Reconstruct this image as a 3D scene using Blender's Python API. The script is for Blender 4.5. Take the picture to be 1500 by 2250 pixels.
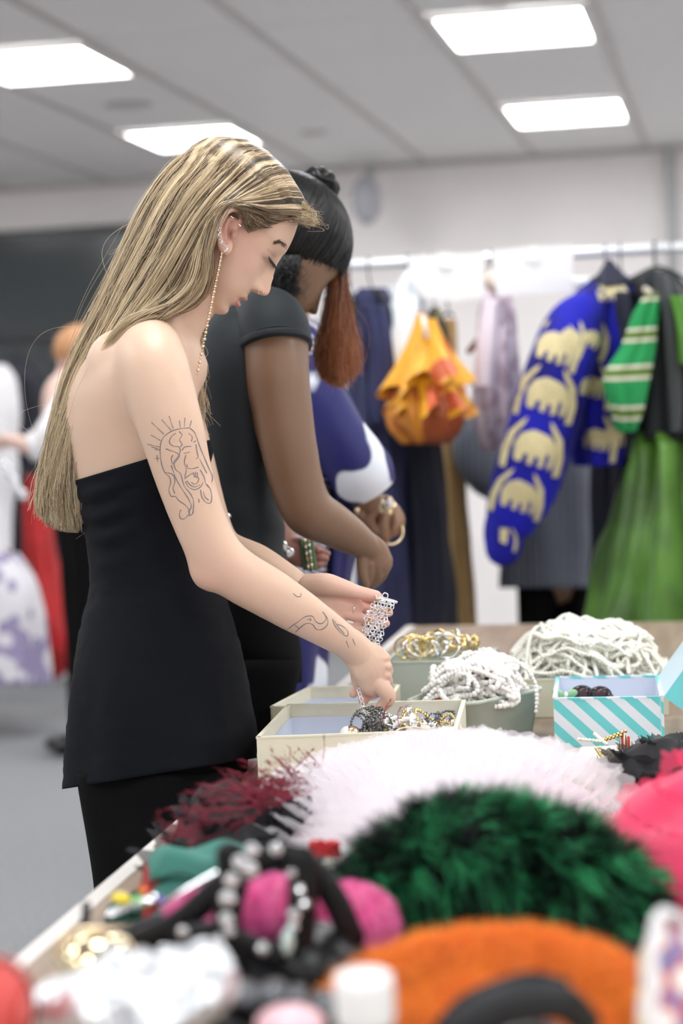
import bpy, bmesh, math, random
import numpy as np
from mathutils import Vector, Matrix, noise, geometry
from mathutils.bvhtree import BVHTree
random.seed(7); rng = np.random.default_rng(7)
for o in list(bpy.data.objects): bpy.data.objects.remove(o)
SC = bpy.context.scene; COL = SC.collection
# ---------------------------------------------------------------- camera
F = 4375.0; CZ = 1.25
def _rx(a):
    c, s = math.cos(a), math.sin(a); return np.array([[1,0,0],[0,c,-s],[0,s,c]])
def _rz(a):
    c, s = math.cos(a), math.sin(a); return np.array([[c,-s,0],[s,c,0],[0,0,1]])
R = _rz(math.radians(11.4)) @ _rx(math.radians(90-2.76)) @ _rz(math.radians(-2.2))
CX, CY, CN = R[:,0], R[:,1], R[:,2]
cd = bpy.data.cameras.new('camera'); cam = bpy.data.objects.new('camera', cd); COL.objects.link(cam)
cam.matrix_world = Matrix([list(R[0])+[0], list(R[1])+[0], list(R[2])+[CZ], [0,0,0,1]])
cd.sensor_fit = 'VERTICAL'; cd.sensor_height = 36.0; cd.sensor_width = 24.0
cd.lens = F/2250*36; cd.clip_start = .05
cd.dof.use_dof = True; cd.dof.focus_distance = 2.74; cd.dof.aperture_fstop = 2.9
SC.camera = cam
# ---------------------------------------------------------------- light and exposure
wd = bpy.data.worlds.new('room_world'); SC.world = wd; wd.use_nodes = True
wd.node_tree.nodes['Background'].inputs[0].default_value = (.93,.96,1,1)
wd.node_tree.nodes['Background'].inputs[1].default_value = .9
SC.view_settings.view_transform = 'Standard'; SC.view_settings.look = 'None'
SC.view_settings.gamma = 1; SC.view_settings.use_curve_mapping = False
SC.view_settings.exposure = 0.18
PANEL = 16.0
SC.cycles.max_bounces = 8; SC.cycles.transparent_max_bounces = 16
# ---------------------------------------------------------------- helpers
def W(px, py, d):
    q = np.array([(px-750)/F, (1125-py)/F, -1.0])
    return np.array([0,0,CZ]) + (R @ q)*d
def onz(px, py, z):
    q = R @ np.array([(px-750)/F, (1125-py)/F, -1.0])
    return np.array([0,0,CZ]) + q*((z-CZ)/q[2])
def tag(o, label=None, cat=None, group=None, kind=None):
    if label: o['label'] = label
    if cat: o['category'] = cat
    if group: o['group'] = group
    if kind: o['kind'] = kind
    return o
def link(o, parent=None):
    COL.objects.link(o)
    if parent is not None: o.parent = parent
    return o
def empty(name, loc, label=None, cat=None, group=None):
    o = bpy.data.objects.new(name, None); link(o); o.empty_display_size = .05
    o.location = loc; tag(o, label, cat, group); return o
def mk(name, V, Fc, mat, parent=None, smooth=True):
    """one mesh object from world coordinates; its origin sits at its base"""
    V = np.asarray(V, float)
    me = bpy.data.meshes.new(name)
    org = np.array([V[:,0].mean(), V[:,1].mean(), V[:,2].min()])
    me.from_pydata((V-org).tolist(), [], [tuple(f) for f in Fc]); me.update()
    if smooth: me.polygons.foreach_set('use_smooth', [True]*len(me.polygons))
    o = bpy.data.objects.new(name, me); link(o)
    o.location = org
    if parent is not None:
        o.parent = parent; o.location = Vector(org)-Vector(wloc(parent))
    if mat is not None: me.materials.append(mat)
    return o
def wloc(o):
    l = Vector(o.location)
    while o.parent is not None: o = o.parent; l = l+Vector(o.location)
    return l
def wverts(o):
    n = len(o.data.vertices); a = np.empty(n*3); o.data.vertices.foreach_get('co', a)
    return a.reshape(-1,3)+np.array(wloc(o))
class MB:
    def __init__(s): s.v = []; s.f = []; s.n = 0
    def add(s, V, Fc):
        V = np.asarray(V, float); s.v.append(V); n = s.n
        s.f += [tuple(i+n for i in f) for f in Fc]; s.n += len(V); return s
    def build(s, name, mat, parent=None, smooth=True): return mk(name, np.vstack(s.v), s.f, mat, parent, smooth)
def nrm(v): v = np.asarray(v, float); return v/(np.linalg.norm(v)+1e-12)
def box(c, sx, sy, sz, X=(1,0,0), Y=(0,1,0), Z=(0,0,1)):
    c = np.asarray(c, float); X, Y, Z = map(np.asarray, (X,Y,Z)); V = []
    for a in (-.5,.5):
        for b in (-.5,.5):
            for e in (-.5,.5): V.append(c+X*sx*a+Y*sy*b+Z*sz*e)
    return V, [(0,1,3,2),(4,6,7,5),(0,4,5,1),(2,3,7,6),(0,2,6,4),(1,5,7,3)]
def slab(P, n, t):
    """quad P (4 corners) thickened along n by t"""
    P = [np.asarray(p, float) for p in P]; n = nrm(n)*t
    return P+[p+n for p in P], [(3,2,1,0),(4,5,6,7),(0,1,5,4),(1,2,6,5),(2,3,7,6),(3,0,4,7)]
def cr(P, n):
    """Catmull-Rom resample of rows P to n rows"""
    P = np.asarray(P, float); m = len(P)
    if m == 2: t = np.linspace(0,1,n)[:,None]; return P[0]*(1-t)+P[1]*t
    Q = np.vstack([2*P[0]-P[1], P, 2*P[-1]-P[-2]])
    t = np.linspace(0, m-1, n); i = np.minimum(t.astype(int), m-2); u = (t-i)[:,None]
    a,b,c,d = Q[i],Q[i+1],Q[i+2],Q[i+3]
    return .5*((2*b)+(c-a)*u+(2*a-5*b+4*c-d)*u*u+(3*b-a-3*c+d)*u**3)
def tube(P, rad, k=12, n=None, flat=1.0, flatdir=None, caps=True):
    """tube through P, rad per point (scalar or list); flat squashes it along flatdir"""
    P = np.asarray(P, float); rad = np.full(len(P), rad) if np.isscalar(rad) else np.asarray(rad, float)
    if n is None: n = (len(P)-1)*5+1
    A = cr(np.hstack([P, rad[:,None]]), n) if n != len(P) else np.hstack([P, rad[:,None]])
    P, r = A[:,:3], np.maximum(A[:,3], 1e-5)
    T = np.gradient(P, axis=0); T /= np.linalg.norm(T, axis=1)[:,None]+1e-12
    N = np.zeros_like(T); ref = np.asarray(flatdir if flatdir is not None else (CN if abs(T[0]@CN) < .9 else CY), float)
    for i in range(len(P)):
        v = ref-T[i]*(ref@T[i])
        N[i] = nrm(v)
        if flatdir is None: ref = N[i]
    B = np.cross(T, N)
    if caps:
        e = [(-.95,.31),(-.7,.71),(-.35,.94)]
        P = np.vstack([[P[0]+T[0]*r[0]*a for a,_ in e], P, [P[-1]-T[-1]*r[-1]*a for a,_ in e[::-1]]])
        r = np.concatenate([[r[0]*b for _,b in e], r, [r[-1]*b for _,b in e[::-1]]])
        N = np.vstack([[N[0]]*3, N, [N[-1]]*3]); B = np.vstack([[B[0]]*3, B, [B[-1]]*3])
    th = np.linspace(0, 2*math.pi, k, endpoint=False)
    V = P[:,None]+r[:,None,None]*(N[:,None]*(np.cos(th)*flat)[None,:,None]+B[:,None]*np.sin(th)[None,:,None])
    m = len(P); Fc = []
    for i in range(m-1):
        for j in range(k):
            a = i*k+j; b = i*k+(j+1)%k; Fc.append((a,b,b+k,a+k))
    Fc.append(tuple(range(k))[::-1]); Fc.append(tuple((m-1)*k+j for j in range(k)))
    return V.reshape(-1,3), Fc
def loft(rings, close=True, cap=True):
    rings = [np.asarray(r, float) for r in rings]; k = len(rings[0]); Fc = []
    for i in range(len(rings)-1):
        for j in range(k if close else k-1):
            a = i*k+j; b = i*k+(j+1)%k; Fc.append((a,b,b+k,a+k))
    if cap and close:
        Fc.append(tuple(range(k))[::-1]); Fc.append(tuple((len(rings)-1)*k+j for j in range(k)))
    return np.vstack(rings), Fc
def ell(c, A, B, C, nu=14, nv=20):
    c, A, B, C = map(np.asarray, (c,A,B,C)); rings = []
    for i in range(1, nu):
        p = math.pi*i/nu; t = np.linspace(0, 2*math.pi, nv, endpoint=False)
        rings.append(c+C*math.cos(p)+math.sin(p)*(np.cos(t)[:,None]*A+np.sin(t)[:,None]*B))
    V, Fc = loft(rings, cap=False); V = np.vstack([V, [c+C], [c-C]]); n = len(V); m = (nu-2)*nv
    for j in range(nv): Fc.append((n-2,(j+1)%nv,j)); Fc.append((n-1,m+j,m+(j+1)%nv))
    return V, Fc
def ellpx(px, py, d, rx, ry, rd, rot=0, **k):
    """ellipsoid seen as rx by ry pixels at depth d, rd metres deep"""
    s = d/F; a = math.radians(rot)
    A = (CX*math.cos(a)-CY*math.sin(a))*rx*s; B = (CX*math.sin(a)+CY*math.cos(a))*ry*s
    return ell(W(px,py,d), A, B, CN*rd, **k)
def soft(parts, voxel=.006, n=14):
    """overlapping solids melted together, returned as geometry for fuse"""
    o = fuse(parts, voxel, 'soft', None, None, smooth=n, plain=True)
    V = wverts(o); Fc = [tuple(p.vertices) for p in o.data.polygons]; me = o.data
    bpy.data.objects.remove(o); bpy.data.meshes.remove(me); return V, Fc
def fuse(parts, voxel, name, mat, parent=None, smooth=4, it_lam=.5, keep=None, plain=False):
    """one continuous surface from overlapping solids"""
    b = MB()
    for p in parts: b.add(*p)
    o = b.build(name+'_raw', None, None)
    md = o.modifiers.new('r', 'REMESH'); md.mode = 'VOXEL'; md.voxel_size = voxel; md.adaptivity = 0
    dg = bpy.context.evaluated_depsgraph_get(); dg.update()
    me = bpy.data.meshes.new_from_object(o.evaluated_get(dg))
    V = np.empty(len(me.vertices)*3); me.vertices.foreach_get('co', V); V = V.reshape(-1,3)+np.array(o.location)
    E_ = np.empty(len(me.edges)*2, int); me.edges.foreach_get('vertices', E_); E_ = E_.reshape(-1,2)
    bpy.data.objects.remove(o)
    cnt = np.bincount(E_.ravel(), minlength=len(V))[:,None].astype(float)
    for k in range(smooth):
        S = np.zeros_like(V)
        for ax in range(3):
            S[:,ax] = np.bincount(E_[:,0], V[E_[:,1],ax], len(V))+np.bincount(E_[:,1], V[E_[:,0],ax], len(V))
        lam = it_lam if k % 2 == 0 or plain else -it_lam*.97
        w = 1.0 if keep is None else keep(V)
        V = V+(S/cnt-V)*lam*w
    org = np.array([V[:,0].mean(), V[:,1].mean(), V[:,2].min()])
    me.vertices.foreach_set('co', (V-org).ravel()); me.update()
    me.polygons.foreach_set('use_smooth', [True]*len(me.polygons))
    me.materials.clear()
    if mat: me.materials.append(mat); me.name = name
    q = bpy.data.objects.new(name, me); link(q)
    q.location = org
    if parent is not None: q.parent = parent; q.location = Vector(org)-Vector(wloc(parent))
    return q
def setcol(o, C, name='tint'):
    a = o.data.color_attributes.new(name, 'FLOAT_COLOR', 'POINT')
    a.data.foreach_set('color', np.hstack([C, np.ones((len(C),1))]).astype(np.float32).ravel())
def push(X, bv, dist, c=None, r=9, skip=None):
    """lift strand points that lie inside a body out to dist above its skin"""
    sh = X.shape; P = X.reshape(-1,3).copy(); idx = np.arange(len(P))
    if c is not None: idx = np.where(((P-c)**2).sum(1) < r*r)[0]
    if skip is not None: idx = idx[((P[idx]-skip[0])**2).sum(1) > skip[1]**2]
    for i in idx:
        h = bv.find_nearest(Vector(P[i]), .09)
        if h[0] is None: continue
        d = (Vector(P[i])-h[0]).dot(h[1])
        if d < dist: P[i] = np.array(h[0])+np.array(h[1])*dist
    return P.reshape(sh)
def hair(name, P, rad, mat, parent=None, tint=None, kind=None, tip=.3):
    """P (K,N,3) strands as one curves object"""
    K, N = P.shape[:2]; hc = bpy.data.hair_curves.new(name); hc.add_curves([N]*K)
    org = np.array(wloc(parent)) if parent is not None else np.zeros(3)
    hc.attributes['position'].data.foreach_set('vector', (P-org).astype(np.float32).ravel())
    r = (np.asarray(rad).reshape(-1,1) if not np.isscalar(rad) else np.full((K,1), rad))*np.linspace(1, tip, N)[None,:]
    ra = hc.attributes.get('radius') or hc.attributes.new('radius', 'FLOAT', 'POINT')
    ra.data.foreach_set('value', r.astype(np.float32).ravel())
    if tint is None: tint = rng.random(K)
    ta = hc.attributes.new('tint', 'FLOAT', 'POINT'); tint = np.asarray(tint, np.float32); ta.data.foreach_set('value', tint.ravel() if tint.ndim == 2 else np.repeat(tint, N))
    hc.materials.append(mat); o = bpy.data.objects.new(name, hc); link(o, parent)
    if kind: o['kind'] = kind
    return o
def nz(p, s=1.0, seed=0.0): return noise.noise(Vector((p[0]*s+seed, p[1]*s-seed, p[2]*s+seed*.37)))
def nzv(P, s, seed=0.0): return np.array([nz(p, s, seed) for p in P])
# ---------------------------------------------------------------- materials
def mat(name, col, rough=.6, metal=0, spec=.5, var=.0, vs=20, bump=0, bs=200, sss=0, sheen=0, emit=0, alpha=1, transl=0, coat=0, col2=None):
    m = bpy.data.materials.new(name); m.use_nodes = True; nt = m.node_tree; N = nt.nodes; L = nt.links
    p = N['Principled BSDF']
    p.inputs['Base Color'].default_value = (*col,1); p.inputs['Roughness'].default_value = rough
    p.inputs['Metallic'].default_value = metal; p.inputs['Specular IOR Level'].default_value = spec
    tc = N.new('ShaderNodeTexCoord')
    if sss: p.inputs['Subsurface Weight'].default_value = sss; p.inputs['Subsurface Radius'].default_value = (.012,.005,.003); p.inputs['Subsurface Scale'].default_value = .6
    if sheen: p.inputs['Sheen Weight'].default_value = sheen
    if coat: p.inputs['Coat Weight'].default_value = coat
    if emit: p.inputs['Emission Color'].default_value = (*col,1); p.inputs['Emission Strength'].default_value = emit
    if var or col2:
        n = N.new('ShaderNodeTexNoise'); n.inputs['Scale'].default_value = vs; n.inputs['Detail'].default_value = 4
        L.new(tc.outputs['Object'], n.inputs['Vector'])
        mx = N.new('ShaderNodeMixRGB'); c2 = col2 or tuple(c*(1-var) for c in col)
        mx.inputs[1].default_value = (*col,1); mx.inputs[2].default_value = (*c2,1)
        r = N.new('ShaderNodeValToRGB'); r.color_ramp.elements[0].position = .4; r.color_ramp.elements[1].position = .6
        L.new(n.outputs[0], r.inputs[0]); L.new(r.outputs[0], mx.inputs[0]); L.new(mx.outputs[0], p.inputs['Base Color'])
    if bump:
        n2 = N.new('ShaderNodeTexNoise'); n2.inputs['Scale'].default_value = bs; n2.inputs['Detail'].default_value = 3
        L.new(tc.outputs['Object'], n2.inputs['Vector'])
        b = N.new('ShaderNodeBump'); b.inputs['Strength'].default_value = bump; b.inputs['Distance'].default_value = .002
        L.new(n2.outputs[0], b.inputs['Height']); L.new(b.outputs[0], p.inputs['Normal'])
    if transl or alpha < 1:
        out = N['Material Output']; sh = p.outputs[0]
        if transl:
            t = N.new('ShaderNodeBsdfTranslucent'); t.inputs[0].default_value = (*col,1)
            a = N.new('ShaderNodeMixShader'); a.inputs[0].default_value = transl; L.new(sh, a.inputs[1]); L.new(t.outputs[0], a.inputs[2]); sh = a.outputs[0]
        if alpha < 1:
            t = N.new('ShaderNodeBsdfTransparent'); a = N.new('ShaderNodeMixShader'); a.inputs[0].default_value = alpha
            L.new(t.outputs[0], a.inputs[1]); L.new(sh, a.inputs[2]); sh = a.outputs[0]
        L.new(sh, out.inputs[0])
    return m
def tintmat(name, stops, rough=.4, spec=.5, sheen=0, metal=0, sss=0):
    """colour ramp read from the 'tint' attribute of hair or vertices"""
    m = bpy.data.materials.new(name); m.use_nodes = True; nt = m.node_tree; N = nt.nodes; L = nt.links
    p = N['Principled BSDF']; p.inputs['Roughness'].default_value = rough; p.inputs['Specular IOR Level'].default_value = spec
    p.inputs['Metallic'].default_value = metal
    if sheen: p.inputs['Sheen Weight'].default_value = sheen
    a = N.new('ShaderNodeAttribute'); a.attribute_name = 'tint'; r = N.new('ShaderNodeValToRGB'); e = r.color_ramp.elements
    while len(e) < len(stops): e.new(.5)
    for q, (t, c) in zip(e, stops): q.position = t; q.color = (*c,1)
    L.new(a.outputs['Fac'], r.inputs[0]); L.new(r.outputs[0], p.inputs['Base Color']); return m
def colmat(name, rough=.5, spec=.4, sss=0, metal=0, bump=0, bs=300, sheen=0):
    """colour read straight from the painted vertex colours"""
    m = mat(name, (.8,.8,.8), rough, metal, spec, sss=sss, bump=bump, bs=bs, sheen=sheen); N = m.node_tree.nodes
    a = N.new('ShaderNodeAttribute'); a.attribute_name = 'tint'
    m.node_tree.links.new(a.outputs['Color'], N['Principled BSDF'].inputs['Base Color']); return m
M = {}
# ---------------------------------------------------------------- room
CEIL = 2.56; BACK = 10.36
M['ceil'] = mat('ceiling_paint', (.82,.81,.80), .6, bump=.1, bs=300)
M['grid'] = mat('ceiling_grid', (.60,.57,.56), .5)
M['wall'] = mat('wall_paint', (.93,.885,.87), .7, var=.03, vs=2)
M['frame'] = mat('light_frame', (.75,.73,.71), .4)
M['panel'] = bpy.data.materials.new('light_diffuser'); M['panel'].use_nodes = True
_n = M['panel'].node_tree.nodes['Principled BSDF']; _n.inputs['Emission Color'].default_value = (.97,.99,1,1); _n.inputs['Emission Strength'].default_value = PANEL
M['carpet'] = mat('carpet', (.17,.175,.185), .95, col2=(.33,.335,.345), vs=140, bump=.6, bs=500)
def struct(o): o['kind'] = 'structure'; return o
XL, XR, YF = -5.6, 3.2, -2.2
struct(mk('floor', *box(((XL+XR)/2,(YF+BACK)/2,-.05), XR-XL+.2, BACK-YF+.2, .1), M['carpet'], smooth=False))
struct(mk('wall_back', *box(((XL+XR)/2, BACK+.05, CEIL/2), XR-XL+.2, .1, CEIL), M['wall'], smooth=False))
struct(mk('wall_left', *box((XL-.05,(YF+BACK)/2, CEIL/2), .1, BACK-YF, CEIL), M['wall'], smooth=False))
struct(mk('wall_right', *box((XR+.05,(YF+BACK)/2, CEIL/2), .1, BACK-YF, CEIL), M['wall'], smooth=False))
struct(mk('wall_front', *box(((XL+XR)/2, YF-.05, CEIL/2), XR-XL+.2, .1, CEIL), M['wall'], smooth=False))
ceiling = struct(mk('ceiling', *box(((XL+XR)/2,(YF+BACK)/2, CEIL+.12), XR-XL+.2, BACK-YF+.2, .08), M['ceil'], smooth=False))
PX, PY = .5704, .683; X0, Y0 = -.43, 6.90-.683/2      # grid lines; a tile's near edge
tv, tf = [], []
def tile_geo(w, h):
    V, Fc = box((0,0,.008), w, h, .016); V += box((0,0,-.0015), w-.03, h-.012, .003)[0]
    return V, Fc+[tuple(i+8 for i in f) for f in Fc]
tile_me = bpy.data.meshes.new('ceiling_tile'); V_, F_ = tile_geo(PX-.03, PY-.006)
tile_me.from_pydata([tuple(v) for v in V_], [], F_); tile_me.materials.append(M['ceil'])
lights_xy = []
for i in range(-9, 7):
    x = X0+(i+.5)*PX-PX
    if x < XL+.1 or x > XR-.1: continue
    for j in range(-13, 6):
        y = Y0+(j+.5)*PY
        if y < YF or y > BACK+.2: continue
        if i % 3 == 0 and j % 3 == 0: lights_xy.append((x,y)); continue
        o = bpy.data.objects.new('ceiling_tile', tile_me); link(o, ceiling); o.location = Vector((x,y,CEIL+.004))-ceiling.location
bar = bpy.data.meshes.new('grid_bar'); V_, F_ = box((0,(YF+BACK)/2,0), .032, BACK-YF, .02); bar.from_pydata([tuple(v) for v in V_], [], F_); bar.materials.append(M['grid'])
for i in range(-9, 7):
    x = X0+i*PX-PX*0
    if XL < x < XR:
        o = bpy.data.objects.new('grid_bar', bar); link(o, ceiling); o.location = Vector((x,0,CEIL+.006))-ceiling.location
protoL = None
for n_, (x,y) in enumerate(sorted(lights_xy, key=lambda q: (q[1], q[0]))):
    e = empty('ceiling_light', (x,y,CEIL), 'recessed square white ceiling light panel in the tiled ceiling', 'ceiling light', 'recessed square ceiling lights')
    if protoL is None:
        b = MB(); w, h, t = PX-.03, PY-.02, .028
        for sx in (-1,1): b.add(*box((x+sx*(w/2-t/2), y, CEIL), t, h, .03)); b.add(*box((x, y+sx*(h/2-t/2), CEIL), w, t, .03))
        fr = b.build('light_frame', M['frame'], e, False)
        df = mk('diffuser', *box((x,y,CEIL+.005), w-2*t, h-2*t, .012), M['panel'], e, False); protoL = (fr, df)
    else:
        for p in protoL:
            c = p.copy(); link(c, e)
for o in COL.objects:
    if o.name.startswith('ceiling_light') and o.type == 'EMPTY':
        x, y = o.location.x, o.location.y
        if abs(y-6.9) < .2:
            if abs(x+.71) < .2: o['label'] = 'nearest right ceiling light panel, largest at the top of the picture'; 
            elif abs(x+2.42) < .2: o['label'] = 'ceiling light panel at the upper left, cut by the left picture edge'
        elif abs(y-8.95) < .2:
            if abs(x+.71) < .2: o['label'] = 'smaller ceiling light panel at the right, nearest the back wall'
            elif abs(x+2.42) < .2: o['label'] = 'ceiling light panel just above the blonde woman\'s head'
# trims and things on the back wall
M['trim'] = mat('trim_grey', (.45,.45,.46), .5); M['dark'] = mat('dark_glass', (.02,.028,.03), .12, spec=.6, coat=.4)
struct(mk('trim_1', *box(((XL+XR)/2, BACK-.02, CEIL-.015), XR-XL, .04, .03), M['grid'], smooth=False))
struct(mk('baseboard_back', *box(((XL+XR)/2, BACK-.01, .05), XR-XL, .02, .1), M['trim'], smooth=False))
p = onz(1490, 322, CEIL); t2 = struct(mk('trim_2', *box((-.31, BACK-.03, CEIL/2), .05, .06, CEIL-.04), M['trim'], smooth=False))
# wide dark screen at the left
M['screenframe'] = mat('screen_frame', (.03,.03,.032), .4)
zt = 2.30; scr = empty('wall_screen', (-4.0, BACK-.03, 1.25), 'wide dark glossy screen on the back wall behind the blonde hair', 'screen')
M['screen'] = mat('screen_glass', (.025,.035,.038), .16, spec=.7)
mk('screen_panel', *box((-3.85, BACK-.045, 1.62), 2.3, .05, 1.33), M['screen'], scr, False)
b = MB()
for z in (.94, 2.30): b.add(*box((-3.85, BACK-.05, z), 2.36, .075, .035))
for x in (-5.02, -2.68): b.add(*box((x, BACK-.05, 1.62), .035, .075, 1.36))
b.build('screen_frame', M['screenframe'], scr, False)
# loudspeaker on the wall, discs in the ceiling
M['grey'] = mat('speaker_grey', (.42,.42,.46), .6)
p = W(805, 440, 10.1); sp = empty('wall_speaker', p, 'rounded grey loudspeaker mounted high on the back wall', 'speaker')
Vs, Fs = ell(p, CX*.075, np.array([0,0,1])*.125, np.array([0,-.07,0])); mk('speaker_body', Vs, Fs, M['grey'], sp)
mk('bracket', *box(p+np.array([.0,.12,.09]), .04, .2, .04), M['trim'], sp, False)
mk('cable_box', *box(p+np.array([0,.16,.17]), .05, .08, .05), M['trim'], sp, False)
for (px, py, c, l) in ((282,230,'dark','flat dark round vent in the ceiling at the left'),(1090,5,'frame','pale round detector on the ceiling by the top edge'),(690,290,'grid','small round sprinkler plate in the ceiling right of the blonde head')):
    q = onz(px, py, CEIL); e = empty('ceiling_vent' if c == 'dark' else 'ceiling_detector', q, l, 'vent' if c == 'dark' else 'detector')
    r = .10 if c == 'dark' else .07
    mk('rim', *ell(q, (r,0,0), (0,r,0), (0,0,.012), nu=8, nv=24), M['grey'] if c == 'dark' else M[c], e)
    mk('cover', *ell(q-np.array([0,0,.006]), (r*.8,0,0), (0,r*.8,0), (0,0,.012), nu=8, nv=24), M['grid'] if c == 'dark' else M[c], e)
# ================================================================ blonde woman in the strapless jacket
D1 = 2.85; S1 = F/D1
def P1(px, py, l=0.0): return W(px, py, D1-l)
def shade(V, base, spots):
    """skin colours: base plus soft patches (centre, radius, colour, strength)"""
    C = np.tile(np.array(base), (len(V),1))
    for c, r, col, k in spots:
        w = (np.exp(-((V-np.array(c))**2).sum(1)/(r*r))*k)[:,None]; C = C*(1-w)+np.array(col)*w
    return C
def xsec(py, xL, xR, b, D, n=40, dy=0.0, l0=0.0, p=2.3, ph=0):
    """body section: seen from xL to xR pixels at height py, half thickness b metres; dy tilts it"""
    th = np.linspace(0, 2*math.pi, n, endpoint=False); c, s = np.cos(th), np.sin(th)
    cx = np.sign(c)*np.abs(c)**(2/p); sy = np.sign(s)*np.abs(s)**(2/p)
    mx, hx = (xL+xR)/2, (xR-xL)/2
    return np.array([W(mx+hx*a, py+dy*a, D-l0-b*q) for a, q in zip(cx, sy)])
# ---- head: heights u, front, back and half width in pixels of the head's own frame
HT = [(-150,84,52,14),(-143,95,40,30),(-132,103,18,47),(-118,104,2,60),(-105,106,-8,70),(-92,110,-14,77),(-78,113,-30,83),(-60,114,-62,90),(-40,110,-95,97),(-20,106,-118,102),
      (0,105,-138,106),(24,110,-158,108),(45,111,-172,109),(60,113,-180,110),(88,106,-184,109),(115,95,-176,104),(132,85,-164,98),(150,64,-140,84),(163,36,-112,64),(172,2,-80,40),(176,-20,-60,18)]
def head_mesh(O, fd, ud, ld, S, HT=HT, female=True, nose=1.0, NU=150, NT=180):
    A = cr(np.array(HT, float), NU); V = []
    th = np.linspace(0, 2*math.pi, NT, endpoint=False); c, s = np.cos(th), np.sin(th)
    for u, f, b, w in A:
        k_ = min(1, max(0, (u+150)/150)); mid = f*(.45+.05*k_)+b*(.55-.05*k_)
        ff = np.where(c > 0, mid+(f-mid)*np.abs(c)**.92, mid-(mid-b)*np.abs(c)**.95)
        ll = w*np.sign(s)*np.abs(s)**.92
        front = np.clip(c, 0, 1)**.5*(c > 0)
        g = lambda lc, uc, sl, su: np.exp(-((np.abs(ll)-lc)/sl)**2-((u-uc)/su)**2)
        al = np.abs(ll); add = np.zeros_like(ff)
        # nose
        if -60 < u < 52:
            line = np.interp(u, [-58,-52,-46,-38,-28,-4,16,24,40,52], [0,20,33,39,38,28,13,8,4,0])
            sg = np.interp(u, [-58,-44,-28,0,24], [17,15,12.5,10,10])
            add += nose*line*np.exp(-(al/sg)**2)*front
        add += nose*11*g(17,-42,8,9)*front
        add -= 4*g(9,-54,5,4)*front
        # sockets, lids, brow, cheek, lips, chin
        add -= 13*g(38,21,17,14)*front
        add += 9*g(42,20,14,10)*front
        add -= 5*g(44,8,16,4)*front
        add += 2*g(34,48,30,12)*front
        add += 5*g(62,-22,24,24)*front
        add += 10*g(0,-79,22,6)*front-2*g(0,-70,5,6)*front
        add += 12*g(0,-99,19,6.5)*front
        add -= 8*g(0,-89.5,26,2.8)*front
        add -= 5*g(0,-112,22,7)*front
        add += 4*g(0,-130,20,12)*front
        ff = ff+add
        V.append(np.array([O+(fd*a+ud*u+ld*b_)/S for a, b_ in zip(ff, ll)]))
    return loft(V)
a_ = math.radians(42)
fd = CX*math.cos(a_)-CY*math.sin(a_); ud = CX*math.sin(a_)+CY*math.cos(a_); ld = CN
HO = P1(505,520)
def hp(f, u, l=0): return HO+(fd*f+ud*u+ld*l)/S1     # head frame, pixels
body = []
body.append(head_mesh(HO, fd, ud, ld, S1))
# ear
E0 = lambda px, py, l: P1(px, py, l)
body.append(tube([E0(507,520,.066),E0(514,503,.071),E0(526,490,.077),E0(531,474,.083),E0(522,461,.089),E0(506,461,.094),E0(492,472,.098),E0(484,490,.099),E0(481,508,.096),E0(482,526,.09),E0(487,542,.084),E0(495,549,.080),E0(502,542,.076),E0(504,530,.070)],
    [.003,.0035,.0035,.004,.0042,.0042,.004,.0038,.0036,.004,.006,.0072,.006,.004], k=10))
body.append(tube([E0(518,482,.074),E0(505,482,.082),E0(496,496,.085),E0(494,512,.083),E0(496,526,.078)], [.003,.0036,.0036,.0036,.003], k=8))
body.append(tube([E0(512,508,.074),E0(513,517,.076),E0(509,525,.074)], [.003,.0045,.003], k=8))
V_, F_ = ell(E0(503,506,.069), (CX*math.cos(.3)-CY*math.sin(-.3))*.0155, CY*.026+CX*.006, CN*.008); body.append((V_, F_))
V_, F_ = ell(E0(492,505,.078), CX*.006, CY*.024+CX*.005, CN*.009+CX*-.004); body.append((V_, F_))
# neck, torso and near arm melted together first
sp = []
sp.append(tube([P1(350,800,.0),P1(352,740,.0),P1(392,670,.0),P1(440,600,.0)], [.072,.056,.051,.052], k=20, flat=.92))
tor = [(1330,205,475,.125),(1250,212,455,.118),(1150,196,455,.122),(1060,170,448,.132),(980,150,440,.138),(920,140,434,.146),(860,144,424,.152),(810,160,414,.150),(770,184,404,.135),(738,220,396,.11),(712,258,390,.085),(698,290,384,.06)]
sp.append(loft([xsec(y,a,b,t,D1,dy=-22*(b-a)/300) for y,a,b,t in cr(np.array(tor, float), 36)]))
sp.append(ellpx(270,830,D1-.075,84,110,.062,rot=-12, nu=24, nv=32))
sp.append(ellpx(322,880,D1-.10,50,80,.06,rot=-20, nu=24, nv=32))
armP = [(345,770,.02,62),(330,768,.075,72),(330,785,.118,78),(338,815,.145,80),(354,870,.160,78),(378,950,.17,73),(402,1040,.17,66),(432,1130,.17,61),(472,1215,.17,60),(520,1262,.165,60),(585,1300,.155,58),(650,1340,.14,53),(710,1378,.12,45),(758,1410,.10,39),(786,1434,.088,36),(806,1456,.085,30)]
sp.append(tube([P1(a,b,l) for a,b,l,r in armP], [r*(D1-l)/F for a,b,l,r in armP], k=40, n=90))
sp.append(tube([P1(440,1190,.16),P1(454,1262,.172),P1(480,1268,.17)], [.022,.024,.018], k=14))
sp.append(tube([P1(345,770,-.02),P1(330,770,-.08),P1(335,795,-.125),P1(352,850,-.145),P1(400,980,-.165),P1(450,1150,-.16),P1(485,1215,-.14),P1(560,1245,-.09),P1(620,1272,-.05),P1(652,1290,-.03)], [.04,.048,.05,.048,.044,.039,.038,.034,.027,.024], k=28, n=70))
body.append(soft(sp, .0055, 16))
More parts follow.
